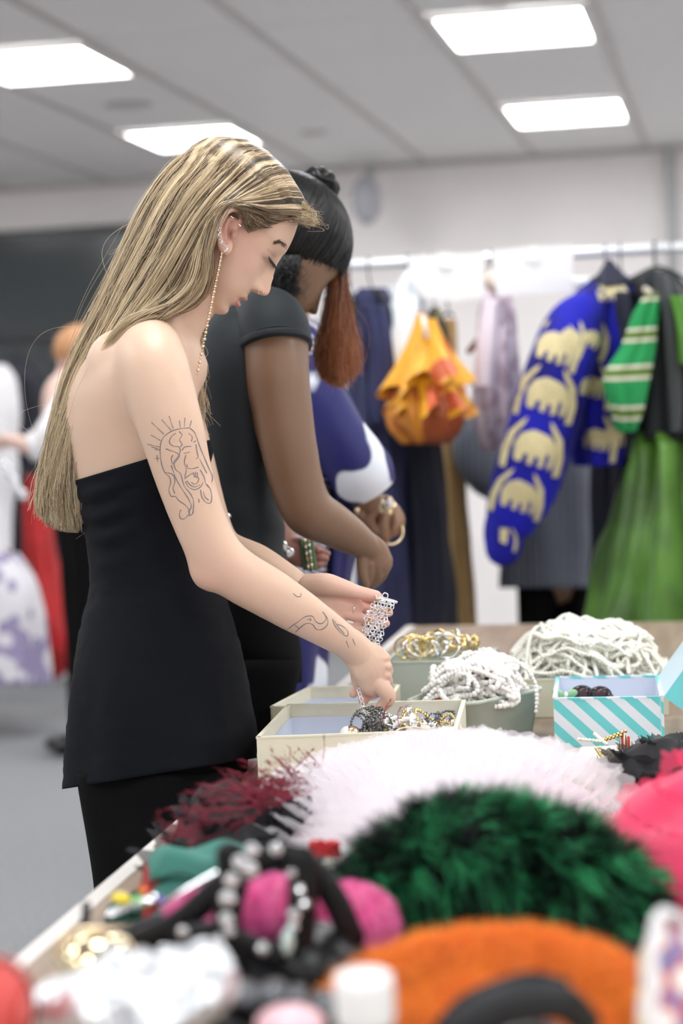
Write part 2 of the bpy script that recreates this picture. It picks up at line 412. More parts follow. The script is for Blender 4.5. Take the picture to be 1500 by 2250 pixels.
# right hand, closed
hd = .085
def tb(pts, k=12, fl=1.0): return tube([P1(a,b,l) for a,b,l,r in pts], [r*D1/F for a,b,l,r in pts], k=k, n=(len(pts)-1)*6+1, flat=fl)
body.append(tb([(768,1416,hd,36),(795,1444,hd+.002,38),(816,1472,hd,42),(822,1496,hd-.004,36)], 20, .62))
body.append(tb([(800,1430,hd,22),(822,1436,hd,21),(842,1447,hd,16)], 14, .8))
for kx, ky in ((845,1447),(853,1464),(850,1484),(842,1502)): body.append(ellpx(kx-5,ky,D1-hd-.002,14,11,.010))
body.append(tb([(840,1448,hd,13),(846,1462,hd-.03,12),(826,1490,hd-.045,11),(800,1505,hd-.04,10)], 12))
body.append(tb([(848,1464,hd,13),(850,1480,hd-.032,12),(822,1510,hd-.04,11),(786,1515,hd-.03,10),(776,1524,hd-.024,10)], 12))
body.append(tb([(844,1484,hd,14),(850,1502,hd-.028,13),(826,1522,hd-.034,12),(806,1530,hd-.024,12),(798,1540,hd-.018,11)], 12))
body.append(tb([(826,1492,hd,19),(842,1512,hd+.004,18),(853,1530,hd+.002,17),(848,1543,hd-.003,15),(836,1553,hd-.006,12)], 14))
body.append(tb([(790,1450,hd-.01,20),(786,1482,hd-.016,17),(790,1508,hd-.020,14),(800,1524,hd-.02,12)], 14))
# left arm and open hand
body.append(tube([P1(350,800,-.14),P1(400,980,-.165),P1(450,1150,-.16),P1(485,1215,-.14),P1(560,1245,-.09),P1(620,1272,-.05),P1(652,1290,-.03)], [.046,.043,.038,.038,.034,.026,.022], k=20, n=40))
hl = .0
body.append(tb([(640,1288,-.03,30),(676,1296,-.02,36),(716,1310,-.006,42),(752,1326,0,38),(770,1332,0,28)], 20, .5))
body.append(tb([(680,1284,-.005,24),(716,1284,.012,25),(748,1290,.018,20),(782,1300,.018,15.5),(808,1306,.016,14),(826,1309,.014,12)], 14))       # thumb
body.append(tb([(740,1300,-.02,16),(780,1306,-.026,13),(812,1312,-.014,12),(832,1312,-.004,10)], 12))
body.append(tb([(748,1322,-.008,15),(790,1334,-.012,12),(826,1341,-.008,11.5),(854,1346,.0,10)], 12))
body.append(tb([(744,1344,0,14),(784,1356,.002,11.5),(822,1365,-.004,11),(848,1370,-.004,9)], 12))
body.append(tb([(722,1352,.006,14),(750,1372,.010,11),(780,1382,.006,10.5),(804,1386,0,9)], 12))
skin_c = (.70,.495,.365)
M['skin1'] = colmat('fair_skin', .48, .4, sss=.25, bump=.05, bs=600)
w1 = empty('person', (*W(350,1700,D1)[:2], 0), 'woman with long blonde hair in strapless black jacket, bent over the jewellery boxes', 'person')
Hc = HO
for q_ in (): pass
def kp(V):
    near = ((V-HO)**2).sum(1) < .16**2; hand = ((V-P1(780,1400,.04))**2).sum(1) < .13**2
    return np.where(near | hand, .5, 1.0)[:,None]
bd1 = fuse(body, .0019, 'body', M['skin1'], w1, smooth=14, keep=kp)
V = wverts(bd1)
C = shade(V, skin_c, [(P1(462,1262,.18),.045,(.72,.42,.33),.5),(P1(835,1535,.08),.02,(.78,.42,.34),.6),(P1(790,1530,.06),.02,(.78,.40,.33),.6),(P1(850,1470,.08),.02,(.74,.44,.36),.5),
    (P1(505,505,.08),.03,(.74,.36,.30),.55),(hp(70,-20,90),.035,(.74,.43,.36),.35),(hp(140,-40,0),.016,(.74,.40,.34),.4),(P1(780,1330,0),.06,(.80,.50,.43),.55),(P1(835,1330,0),.035,(.80,.40,.36),.6),
    (P1(318,735,.1),.03,(.78,.50,.42),.3)])
q = (V-HO)*S1; uf, uu, ul = q@fd, q@ud, q@ld
lip = (np.abs(ul) < 34) & (uf > 88) & (np.exp(-((uu+89)/16)**4-(ul/27)**4) > .45)
C[lip] = C[lip]*.35+np.array((.52,.17,.17))*.65
lid = np.exp(-((np.abs(ul)-42)/20)**2-((uu-20)/11)**2)*(uf > 60); C = C*(1-.35*lid[:,None])+np.array((.45,.27,.23))*.35*lid[:,None]
nos = np.exp(-((np.abs(ul)-13)/6)**2-((uu+51)/3.5)**2-((uf-136)/12)**2)*.8; C = C*(1-nos[:,None])+np.array((.16,.05,.04))*nos[:,None]  # nostrils: shade of the opening painted into the skin colour
crs = np.exp(-((uu-31-(np.abs(ul)-44)*-.05)/2.2)**2)*(np.abs(np.abs(ul)-44) < 22)*(uf > 70)*.5; C = C*(1-crs[:,None])+np.array((.40,.22,.18))*crs[:,None]  # eyelid fold: its shade drawn as a darker line in the colour
qe = V-P1(506,512,.08); con = np.exp(-((qe@CX)/.0048)**2-((qe@CY)/.0095)**2)*(np.abs(qe@CN) < .03)*.75; C = C*(1-con[:,None])+np.array((.22,.07,.05))*con[:,None]  # hollow of the ear darkened in the colour, standing in for shade
setcol(bd1, C)
# ---- jacket and trousers
M['black'] = mat('black_linen', (.0055,.0065,.009), .8, spec=.12, bump=.35, bs=700, sheen=.0, col2=(.006,.007,.010), vs=9)
M['trouser'] = mat('black_trousers', (.003,.003,.0035), .85, spec=.12, bump=.2, bs=500)
jk = [(1012,157,462,.146),(1060,166,462,.141),(1120,178,462,.134),(1190,190,462,.128),(1260,196,468,.125),(1295,194,488,.127),(1350,180,506,.14),(1420,163,524,.155),(1500,150,540,.168),(1580,142,552,.176),(1650,138,562,.180),(1700,137,560,.181)]
def folds(R_, i, y):
    out = R_.copy(); cen = R_.mean(0)
    for j in range(len(out)):
        a = 2*math.pi*j/len(out); d = nrm(out[j]-cen)
        z = out[j][2]; k = .0
        k += .0035*math.exp(-((y-1120)/110)**2)*math.sin(y/9.0+3*math.sin(a*2))*(.5+.5*math.sin(a*3+1))
        k += .004*nz(out[j], 9, 3)+.0016*nz(out[j]*np.array([1,1,3]), 30, 5)
        k += .004*max(0,(y-1300)/400)*math.sin(a*7+.6)
        out[j] = out[j]+d*k
    return out
A = cr(np.array(jk, float), 80); rings = []
for i, (y,a,b,t) in enumerate(A):
    tilt = np.interp(y, [1012,1150,1400,1700], [-46,-22,-10,-34])
    rings.append(folds(xsec(y+ (0 if y < 1600 else 0), a, b, t, D1, n=110, dy=tilt, p=2.25), i, y))
inner = [r.mean(0)+(r-r.mean(0))*.975 for r in rings]
V_, F_ = loft([inner[2], inner[0]]+rings+[inner[-1], inner[-3]], cap=False); mk('jacket', V_, F_, M['black'], w1)
def trouser(cx0, l, wL, name='trousers'):
    rr = []
    for y, xl, xr, t in cr(np.array(wL, float), 40):
        r_ = xsec(y, xl, xr, t, D1, n=48, l0=l, p=2.2); c_ = r_.mean(0)
        for j in range(len(r_)): r_[j] += nrm(r_[j]-c_)*(.006*math.sin(j/48*2*math.pi*5+y/300)+.005*nz(r_[j],7,2))
        rr.append(r_)
    return rr
b = MB()
b.add(*loft([xsec(y,xl,xr,t,D1,n=48) for y,xl,xr,t in cr(np.array([(1500,175,520,.15),(1640,170,545,.165),(1760,185,535,.16),(1860,200,525,.14)],float),10)]))
b.add(*loft(trouser(0,.082,[(1700,180,528,.088),(1850,196,522,.086),(2000,216,516,.086),(2300,240,505,.088),(2600,262,490,.09),(2850,270,486,.092)])))
b.add(*loft(trouser(0,-.082,[(1700,200,545,.088),(1850,230,548,.086),(2000,270,560,.086),(2300,300,570,.086),(2600,310,585,.09),(2850,320,580,.092)])))
b.build('trousers', M['trouser'], w1)
M['shoe'] = mat('black_shoe', (.01,.01,.01), .35)
for l, x in ((.082,360),(-.082,430)):
    c = P1(x,2840,l); c[2] = 0
    V_, F_ = ell(c+CX*.06+np.array([0,0,.045]), CX*.13, np.array([0,0,1])*.045, np.cross(CX,(0,0,1))*.042)
    V_[:,2] = np.maximum(V_[:,2], .001); mk('shoe', V_, F_, M['shoe'], w1)
# ---- hair
def surf_ray(o):
    n = len(o.data.vertices); me = o.data; off = Vector(wloc(o))
    return BVHTree.FromPolygons([v.co+off for v in me.vertices], [p.vertices for p in me.polygons])
bv1 = surf_ray(bd1)
def cast(bv, px, py, lift=.0004, dmax=20):
    d = Vector(W(px,py,1.0)-np.array([0,0,CZ])); hit = bv.ray_cast(Vector((0,0,CZ)), d.normalized(), dmax)
    if hit[0] is None: return None
    return np.array(hit[0])+np.array(hit[1])*lift*(1 if hit[1].dot(d) < 0 else -1)
def strands(G, K, N, mirror=False, thick=.02, jit=.004, seed=1, ulo=0, uhi=1, D=D1, wave=.004, end=(.88,1.0), spread=1.0, midl=0.0, part=None):
    r = np.random.default_rng(seed); G = np.array(G, float)                     # guides x points x (px,py,l)
    g = np.stack([cr(a, N*2) for a in G]); m = len(g)
    u = np.clip(ulo+(uhi-ulo)*r.random(K), 0, .9999)*(m-1); i = np.minimum(u.astype(int), m-2); f = (u-i)[:,None,None]
    f = f*f*(3-2*f)*.35+f*.65
    P = g[i]*(1-f)+g[i+1]*f
    e = r.uniform(end[0], end[1], K); t = np.linspace(0,1,N)
    idx = (e[:,None]*t[None,:])*(N*2-1); i0 = np.minimum(idx.astype(int), N*2-2); w = (idx-i0)[...,None]
    k_ = np.arange(K)[:,None]; P = P[k_,i0]*(1-w)+P[k_,i0+1]*w
    lay = r.random(K)**1.5
    nc = int(26*(m-1)); cid = np.minimum((u/(m-1)*nc+.0*r.random(K)).astype(int), nc-1); co = r.standard_normal((nc,3))*np.array([2.2,1.6,.0032]); cp = r.random(nc)*6.28; cf = r.uniform(.6,1.6,nc)
    env = np.sin(np.clip(t,0,1)*math.pi)**.6
    for ax in range(3): P[...,ax] += co[cid,ax][:,None]*env[None,:]*(.6+.8*np.sin(cf[cid][:,None]*t[None,:]*6.28+cp[cid][:,None]))
    P[...,2] -= midl
    grow = np.clip(t*4,0,1)[None,:]
    P[...,2] -= (lay[:,None]*thick)*grow*np.sign(P[...,2]+1e-6)
    fl = r.random(K) < .03
    amp = np.where(fl, 5.0, 1.0)[:,None]*t[None,:]
    ph = r.random((K,3))*6.28; fr = r.uniform(1,3.2,(K,3))
    for ax, sc in ((0, 1/ (D/F)),(1, .5/(D/F)),(2,1.0)):
        P[...,ax] += wave*sc*amp*np.sin(fr[:,ax,None]*t[None,:]*6.28+ph[:,ax,None])*spread
        P[...,ax] += (jit*sc*r.standard_normal(K))[:,None]*grow*(.4+.6*t[None,:])
    if mirror: P[...,2] *= -1
    P[...,2] += midl
    flat = P.reshape(-1,3); q = np.stack([(flat[:,0]-750)/F, (1125-flat[:,1])/F, -np.ones(len(flat))])
    X = (R@q).T*(D-flat[:,2])[:,None]+np.array([0,0,CZ])
    return X.reshape(K,N,3), u/(m-1), r
GN = [[(495,304,.0),(440,317,.01),(385,352,.02),(335,412,.03),(292,490,.035),(250,590,.035),(208,690,.035),(162,790,.03),(126,900,.02),(100,1010,.01),(88,1080,0),(86,1130,0)],
 [(540,306,.01),(480,330,.045),(420,385,.065),(370,455,.07),(325,540,.068),(275,630,.06),(230,720,.055),(178,820,.045),(140,920,.035),(112,1030,.02),(102,1100,.01),(104,1150,.01)],
 [(590,333,.01),(530,362,.058),(465,420,.085),(415,490,.088),(370,570,.085),(320,650,.078),(262,730,.08),(198,840,.065),(155,940,.05),(127,1050,.03),(120,1110,.02),(124,1162,.02)],
 [(630,372,.01),(570,396,.062),(505,440,.09),(455,500,.095),(415,570,.09),(375,640,.085),(300,700,.10),(222,800,.09),(166,930,.06),(140,1050,.04),(136,1110,.03),(143,1166,.02)],
 [(662,424,.01),(612,426,.058),(545,436,.086),(474,456,.098),(450,540,.097),(440,610,.088),(385,665,.085),(290,698,.12),(212,790,.11),(162,930,.07),(148,1060,.04),(168,1168,.02)],
 [(684,478,.004),(648,472,.048),(600,466,.070),(548,448,.084),(500,443,.094),(464,520,.100),(460,615,.088),(430,668,.075),(372,688,.09),(288,716,.125),(190,850,.10),(176,1160,.03)]]
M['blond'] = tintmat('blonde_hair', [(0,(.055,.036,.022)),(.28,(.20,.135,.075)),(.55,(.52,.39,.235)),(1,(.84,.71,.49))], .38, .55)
X1, u1, r1 = strands(GN, 15000, 22, thick=.022, jit=.0022, seed=3, wave=.0022)
def band(u, r, K): 
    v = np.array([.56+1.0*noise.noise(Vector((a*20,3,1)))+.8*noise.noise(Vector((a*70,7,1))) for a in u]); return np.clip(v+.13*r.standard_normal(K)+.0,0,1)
X2, u2, r2 = strands(GN, 6000, 16, mirror=True, thick=.022, jit=.003, seed=4, wave=.003)
X1 = push(X1, bv1, .006, HO, .17, (P1(506,505,.085), .034)); X2 = push(X2, bv1, .006, HO, .17)
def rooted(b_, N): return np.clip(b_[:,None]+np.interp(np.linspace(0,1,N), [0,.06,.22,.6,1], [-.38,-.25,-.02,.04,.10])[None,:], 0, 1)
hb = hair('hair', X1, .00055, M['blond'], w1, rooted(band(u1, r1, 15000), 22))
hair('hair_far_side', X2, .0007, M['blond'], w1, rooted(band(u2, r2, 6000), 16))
GF = [[(470,600,-.05),(450,650,-.055),(432,700,-.05),(425,770,-.045),(430,850,-.045),(432,920,-.04)],[(440,640,-.03),(425,690,-.03),(410,740,-.03),(408,790,-.03),(420,860,-.035),(445,950,-.035)]]
X3, u3, r3 = strands(GF, 1500, 14, thick=.0, jit=.006, seed=5, wave=.004, end=(.45,1))
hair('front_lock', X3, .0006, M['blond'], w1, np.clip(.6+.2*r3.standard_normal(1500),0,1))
X4, u4_, r4 = strands(GN[:3], 90, 30, thick=.0, jit=.012, seed=6, wave=.016, end=(.5,1.0)); hair('flyaway_hair', X4, .00028, M['blond'], w1, np.full(90,.8))
GT = [[(600,500,.062),(575,488,.070),(552,474,.080),(535,462,.088),(510,452,.096)],[(560,505,.074),(552,492,.078),(545,478,.083),(536,464,.089),(515,450,.097)],[(545,512,.077),(541,498,.080),(538,482,.085),(530,464,.091),(508,450,.098)],[(650,478,.040),(615,480,.062),(585,472,.074),(548,460,.088),(505,448,.099)]]
X5, u5_, r5 = strands(GT, 900, 10, thick=.004, jit=.003, seed=7, wave=.002, end=(.7,1.0)); X5 = push(X5, bv1, .002, HO, .17); hair('temple_hair', X5, .0003, M['blond'], w1, np.clip(.30+.15*r5.standard_normal(900),0,1))
GW = [[(640,405,-.01),(662,440,.012),(680,466,.012),(697,487,.006)],[(625,450,.01),(655,468,.028),(678,482,.02),(690,494,.012)],[(612,470,.03),(640,480,.042),(668,490,.03),(680,498,.02)]]
X6, u6_, r6 = strands(GW, 360, 14, thick=.0, jit=.004, seed=17, wave=.005, end=(.6,1.05))
hair('front_wisps', X6, .00036, M['blond'], w1, np.clip(.55+.25*r6.standard_normal(360),0,1)[:,None]*np.linspace(.7,1.1,14)[None,:])
# undercoat that the strands lie on
g = np.stack([cr(a, 30) for a in np.array(GN)]); rows = [W(0,0,1)]*0
near = [[W(a[0]+ (2 if a[0]<300 else 0), a[1]+3, D1-a[2]*.86) for a in gg] for gg in g]; far = [[W(a[0], a[1]+3, D1+a[2]*.86) for a in gg] for gg in g]
cols = near[::-1]+far[1:]; V_ = np.array(cols).reshape(-1,3); V_ = push(V_, bv1, .003, HO, .17); k = 30; Fc = []
for i in range(len(cols)-1):
    for j in range(k-1): a = i*k+j; Fc.append((a,a+1,a+k+1,a+k))
M['under'] = mat('hair_underlayer', (.26,.19,.11), .6, var=.5, vs=40)
mk('hair_underlayer', V_, Fc, M['under'], w1)
# brow and lashes
M['brow'] = mat('brow_hair', (.09,.05,.03), .6); M['lash'] = mat('lashes', (.01,.008,.008), .5)
br = []
bl = cr(np.array([(604,533),(617,531),(629,539),(632,550),(624,562)],float),40)
for i in range(420):
    t = random.random(); c = bl[int(t*39)]; wdt = 8*(1-abs(t-.4)); q0 = (c[0]+random.gauss(0,wdt*.35)-3, c[1]+random.gauss(0,wdt*.35))
    a = cast(bv1, *q0, .0003); b_ = cast(bv1, q0[0]+random.uniform(2,5), q0[1]+random.uniform(2,6)*(1 if t > .3 else .2), .0008)
    if a is not None and b_ is not None and np.linalg.norm(a-b_) < .008: br.append([a, (a+b_)/2+ld*.0002, b_])
if br: hair('eyebrow', np.array(br), .00022, M['brow'], w1)
ls = []
for i in range(46):
    t = i/45; p0 = (590+15*t, 563+19*t); a = cast(bv1, *p0, .0002)
    if a is not None: v = fd*.010-ud*(.005)+ud*.001*random.gauss(0,1)+ld*(.003*(1-t)); ls.append([a, a+v*.55-ud*.001, a+v*.95+ud*.0005])
if ls: hair('eyelashes', np.array(ls), .0003, M['lash'], w1)
# line drawings on the skin
M['ink'] = mat('tattoo_ink', (.22,.19,.20), .6)
def ink(bv, lines, w, name, parent, m, smooth=True):
    b = MB(); me_ = []
    for ln in lines:
        P = np.array(ln, float); n = max(2, int(np.linalg.norm(np.diff(P,axis=0),axis=1).sum()/4)); P = cr(P, n) if len(P) > 2 else cr(P, max(2,n)); cur = []
        for i, p_ in enumerate(P):
            t = P[min(i+1,len(P)-1)]-P[max(i-1,0)]; t = t/(np.linalg.norm(t)+1e-9); nn = np.array([-t[1],t[0]])*w*(.6+.6*abs(math.sin(i*.37+len(ln))))
            a, c = cast(bv, *(p_+nn), .00035), cast(bv, *(p_-nn), .00035)
            if a is None or c is None or (cur and np.linalg.norm(a-cur[-1][0]) > .03): 
                if len(cur) > 1: me_.append(cur)
                cur = []; continue
            cur.append((a,c))
        if len(cur) > 1: me_.append(cur)
    for cur in me_:
        V = [x for q in cur for x in q]; b.add(V, [(2*i,2*i+1,2*i+3,2*i+2) for i in range(len(cur)-1)])
    return b.build(name, m, parent) if b.n else None
def Z(L, ox, oy, s): return [[(ox+x/s, oy+y/s) for x, y in l] for l in L]
T1 = Z([[(290,100),(240,105),(190,120),(150,150),(132,190),(130,240),(138,300),(155,345),(180,370),(188,400),(178,440),(190,475),(215,478),(232,500),(262,520),(285,545),(290,570),(262,600),(240,595),(236,570),(245,550)],
 [(290,100),(320,130),(345,200),(370,260),(395,320),(415,365),(412,400)],[(250,225),(258,210),(275,203),(300,202)],[(258,240),(275,238),(292,232)],[(310,180),(325,172)],[(325,190),(330,225),(338,262),(325,272)],[(276,300),(278,320),(300,325),(318,322),(340,315)],
 [(215,130),(190,150),(180,180),(200,200),(232,205),(240,230),(225,262),(205,290),(215,330),(240,350),(250,380),(262,420),(285,450),(300,470),(312,500),(312,540),(305,575),(285,585)],
 [(232,120),(250,140),(235,165),(250,190),(240,205)],[(160,215),(185,225),(215,235),(235,250),(222,275),(200,300),(190,270),(200,250)],[(190,305),(205,350),(222,390),(245,430),(272,470),(290,500),(300,530),(290,560)],
 [(262,380),(290,360),(310,350),(322,370),(340,375),(335,400),(318,410),(300,400)],[(268,395),(285,425),(318,440),(350,425),(365,400)],[(275,390),(295,415),(322,425),(348,412)],[(312,345),(318,372)],[(322,342),(327,372)],[(332,345),(335,370)],
 [(350,440),(358,480),(380,510),(405,512),(412,480),(405,440),(385,410)],[(365,450),(375,480),(395,498)],[(348,330),(370,370),(380,410),(400,430)],[(345,270),(365,310),(385,350)],[(155,345),(185,350),(205,365),(210,400),(200,430),(210,460)],
 [(60,190),(125,205)],[(80,140),(132,170)],[(82,70),(150,135)],[(138,55),(190,115)],[(178,35),(202,105)],[(235,60),(240,100)],[(265,45),(262,95)],[(300,60),(292,95)],[(100,218),(128,222)],[(82,205),(120,215)],[(113,250),(116,285)],[(104,268),(126,268)],[(340,490),(343,512)],
 [(300,540),(285,560),(300,580),(315,560)],[(285,130),(305,150),(300,175)],[(270,250),(262,290),(272,330),(265,370)]], 300, 900, 2.5)
T2 = Z([[(800,1232),(850,1190),(880,1170),(925,1138),(965,1135),(985,1165),(1015,1175),(1040,1150),(1030,1120)],[(845,1255),(885,1210),(930,1175),(965,1180),(985,1205),(1015,1208),(1045,1185),(1048,1150),(1020,1110)],[(870,1185),(890,1200)],[(935,1150),(960,1160),(950,1145)],[(860,1010),(880,1028),(902,1025),(900,1008)],
 [(1075,1150),(1090,1190),(1120,1225),(1155,1245),(1158,1215),(1130,1190),(1100,1180)],[(1085,1160),(1110,1200),(1140,1230)],[(1150,1270),(1165,1310)],[(1185,1260),(1200,1295)]], 300, 900, 2.5)
ink(bv1, T1, 1.0, 'tattoo', w1, M['ink']); ink(bv1, T2, .95, 'forearm_tattoo', w1, M['ink'])
# jewellery worn
M['gold'] = mat('gold', (.86,.70,.48), .25, metal=1); M['silver'] = mat('silver', (.86,.87,.88), .2, metal=1); M['gem'] = mat('rhinestone', (.95,.97,1), .06, metal=.9)
def beads(line, r, step, D=None, sq=1.0, link_=True):
    b = MB(); P = np.array(line, float); L = np.linalg.norm(np.diff(P,axis=0),axis=1).sum(); n = max(3,int(L/step)); Q = cr(P, n)
    T = np.gradient(Q, axis=0)
    for i, (c, t) in enumerate(zip(Q,T)):
        t = nrm(t); a = nrm(np.cross(t, CN+np.array([.1,.2,.3]))); rr = r*(1.15 if i % 2 else .7)
        b.add(*ell(c, a*rr, np.cross(t,a)*rr, t*rr*1.1, nu=5, nv=7))
    return b
beads([P1(487,552,.084),P1(480,590,.088),P1(470,640,.09),P1(460,690,.09),P1(448,750,.088),P1(433,822,.085)], .0021, .0040).build('earring', M['gold'], w1)
beads([P1(417,690,-.03),P1(414,730,-.03),P1(410,770,-.03),P1(406,805,-.028)], .0014, .003).build('far_earring', M['gold'], w1)
beads([P1(362,700,.05),P1(378,730,.052),P1(394,755,.045),P1(403,790,.03),P1(408,820,.01)], .0009, .002).build('necklace', M['gold'], w1)
for pts in ([(484,500),(478,506),(484,510),(479,516),(485,520)],[(488,536),(494,540),(499,547),(493,553)],[(508,476),(512,479)],[(482,526),(488,530),(484,534)],[(526,494),(528,497)]):
    mk('ear_cuff', *tube([P1(a,b_,.101) for a,b_ in pts], .0011, k=6), M['silver'], w1)
a = np.linspace(.3,5.6,12); c0 = hp(134,-46,16)
mk('nose_ring', *tube([c0+fd*.0035*math.cos(t)+ud*.0035*math.sin(t)+ld*.0006 for t in a], .0004, k=6), M['gold'], w1)
c0 = P1(777,1340,.012); T_ = nrm(P1(824,1358)-P1(744,1344))
mk('ring', *tube([c0+np.cross(T_,CN)*.0098*math.cos(t)+CN*.0098*math.sin(t)-CN*.012 for t in np.linspace(0,6.28,20)], .0011, k=6, caps=False), M['gold'], w1)
# ================================================================ second woman, black tee, high ponytail
D2 = 3.25; S2 = F/D2
def P2(px, py, l=0.0): return W(px, py, D2-l)
def axes(a, b, c):
    f = nrm(CX*a+CY*b+CN*c); u = CY-f*(CY@f); return f, nrm(u)
w2 = empty('person', (*W(540,1700,D2)[:2], 0), 'dark-skinned woman in fitted black short-sleeved tee behind the blonde woman', 'person')
f2 = nrm(CX*.55-CY*.70-CN*.45); u2 = nrm(CX*.45+CY*.72-CN*.35); u2 = nrm(u2-f2*(u2@f2)); l2 = np.cross(f2, u2); l2 = l2 if l2@CN > 0 else -l2
H2 = W(648,512,D2+.02)-(f2*-38+u2*52)/1480
body2 = [head_mesh(H2, f2, u2, l2, 1500, NU=90, NT=110)]
sp = [tube([P2(500,800,.0),P2(530,730,.0),P2(570,680,0),P2(620,600,-.02)], [.08,.062,.056,.055], k=20)]
sp.append(loft([xsec(y,a,b,t,D2) for y,a,b,t in cr(np.array([(1330,440,622,.135),(1200,440,620,.13),(1050,432,612,.14),(900,425,610,.15),(800,420,618,.155),(730,430,622,.14),(695,455,615,.11),(670,490,600,.08)],float),30)]))
arm2 = [(560,735,.06,60),(588,722,.10,72),(604,748,.13,74),(610,820,.15,71),(622,900,.155,66),(634,980,.155,64),(652,1060,.15,60),(676,1122,.14,58),(722,1148,.12,52),(768,1176,.10,44),(802,1198,.085,35),(822,1212,.08,28)]
sp.append(tube([P2(a,b,l) for a,b,l,r in arm2], [r*(D2-l)/F for a,b,l,r in arm2], k=32, n=70))
sp.append(tube([P2(480,740,-.08),P2(500,760,-.14),P2(540,900,-.18),P2(560,1040,-.18),P2(580,1120,-.15),P2(622,1196,-.09),P2(650,1218,-.07)], [.05,.05,.045,.042,.04,.028,.024], k=24, n=50))
body2.append(soft(sp, .0065, 12))
def tq(pts, D=D2, k=12, fl=1.0): return tube([W(a,b,D-l) for a,b,l,r in pts], [r*D/F for a,b,l,r in pts], k=k, n=(len(pts)-1)*6+1, flat=fl)
body2.append(tq([(800,1196,.085,32),(818,1216,.08,36),(830,1234,.078,33)], k=20, fl=.6))
for pts in ([(838,1218,.075,9.6),(850,1238,.068,8.8),(845,1258,.06,8.0),(834,1268,.052,7.2)],[(838,1232,.08,10.4),(845,1254,.072,9.6),(834,1274,.06,8.8),(824,1284,.05,7.2)],[(828,1240,.085,10.4),(832,1264,.08,9.6),(820,1284,.07,8.8),(810,1292,.06,7.2)],
            [(814,1240,.088,10.4),(812,1264,.084,9.6),(804,1284,.076,8.8),(800,1294,.07,7.2)],[(796,1220,.09,14),(794,1246,.092,11.5),(797,1268,.09,10),(803,1284,.086,8)]): body2.append(tq(pts))
body2.append(tq([(636,1208,-.08,20),(656,1220,-.075,26),(674,1228,-.07,24)], k=16, fl=.55))
for pts in ([(640,1194,-.07,12),(662,1190,-.062,10),(682,1198,-.058,9),(696,1206,-.055,8)],[(668,1212,-.075,11),(690,1206,-.07,9),(706,1212,-.066,9),(720,1216,-.064,7)],[(670,1222,-.07,11),(692,1224,-.066,9),(706,1226,-.062,9),(716,1228,-.06,7)],
            [(668,1236,-.068,10),(686,1240,-.064,9),(700,1242,-.06,8),(708,1240,-.06,7)]): body2.append(tq(pts))
M['skin2'] = colmat('deep_skin', .42, .45, sss=.12, bump=.04, bs=500)
bd2 = fuse(body2, .0021, 'body', M['skin2'], w2, smooth=6)
V = wverts(bd2)
C = shade(V, (.20,.115,.070), [(P2(690,1150,.12),.035,(.16,.085,.055),.4),(P2(680,1225,-.07),.06,(.50,.22,.19),.9),(P2(845,1240,.07),.03,(.27,.15,.10),.5)])
q = (V-H2)*1500; uf, uu, ul = q@f2, q@u2, q@l2
lip = (uf > 88) & (np.exp(-((uu+89)/13.5)**4-(ul/27)**4) > .45); C[lip] = C[lip]*.4+np.array((.22,.07,.06))*.6
br_ = (uf > 60) & (np.abs(uu-52-3*np.cos(ul/14)) < 5) & (np.abs(np.abs(ul)-44) < 26); C[br_] = (.02,.012,.01)
setcol(bd2, C)
# tee, trousers
M['tee'] = mat('black_jersey', (.014,.0185,.0225), .65, spec=.2, sheen=.05, bump=.15, bs=900)
rings = []
for i, (y,a,b,t) in enumerate(cr(np.array([(645,520,590,.05),(668,478,604,.09),(695,446,622,.125),(735,420,630,.152),(800,410,626,.166),(900,416,616,.162),(1050,423,618,.152),(1200,430,627,.142),(1290,430,632,.145)],float),50)):
    r_ = xsec(y,a,b,t,D2,n=64); c_ = r_.mean(0)
    for j in range(64): r_[j] += nrm(r_[j]-c_)*(.003*nz(r_[j],8,1)+.002*math.sin(y/14+j*.2)*np.exp(-((y-1150)/90)**2))
    rings.append(r_)
mk('tee', *loft(rings), M['tee'], w2)
slv = [(560,722,.06,66),(588,704,.095,74),(601,728,.125,80),(605,762,.14,80)]
V_, F_ = tube([P2(a,b,l) for a,b,l,r in slv], [r*(D2-l)/F for a,b,l,r in slv], k=40, n=24, caps=False); slo = mk('sleeve', V_, F_[:-1], M['tee'], w2)
mk('sleeve_hem', *tube([P2(604,750,.138),P2(605.5,764,.141)], [81.5*(D2-.14)/F]*2, k=40, n=4, caps=False), M['tee'], slo)
b = MB()
b.add(*loft([xsec(y,a,c,t,D2,n=48) for y,a,c,t in [(1240,436,628,.14),(1330,436,640,.155),(1420,440,662,.155),(1500,446,664,.15)]]))
for l in (.08,-.08): b.add(*loft([xsec(y,a,c,t,D2,n=40,l0=l) for y,a,c,t in cr(np.array([(1450,450,664,.08),(1560,456,640,.082),(1650,460,618,.082),(1800,464,612,.082),(2150,470,610,.082),(2500,474,612,.088)],float),20)]))
b.build('trousers', M['trouser'], w2)
for l, x in ((.08,560),(-.08,570)):
    c = P2(x-14,2560,l); V_, F_ = ell(np.array([c[0],c[1],.045])+CX*.05, CX*.13, np.array([0,0,1])*.045, np.cross(CX,(0,0,1))*.042); V_[:,2] = np.maximum(V_[:,2], .001); mk('shoe', V_, F_, M['shoe'], w2)
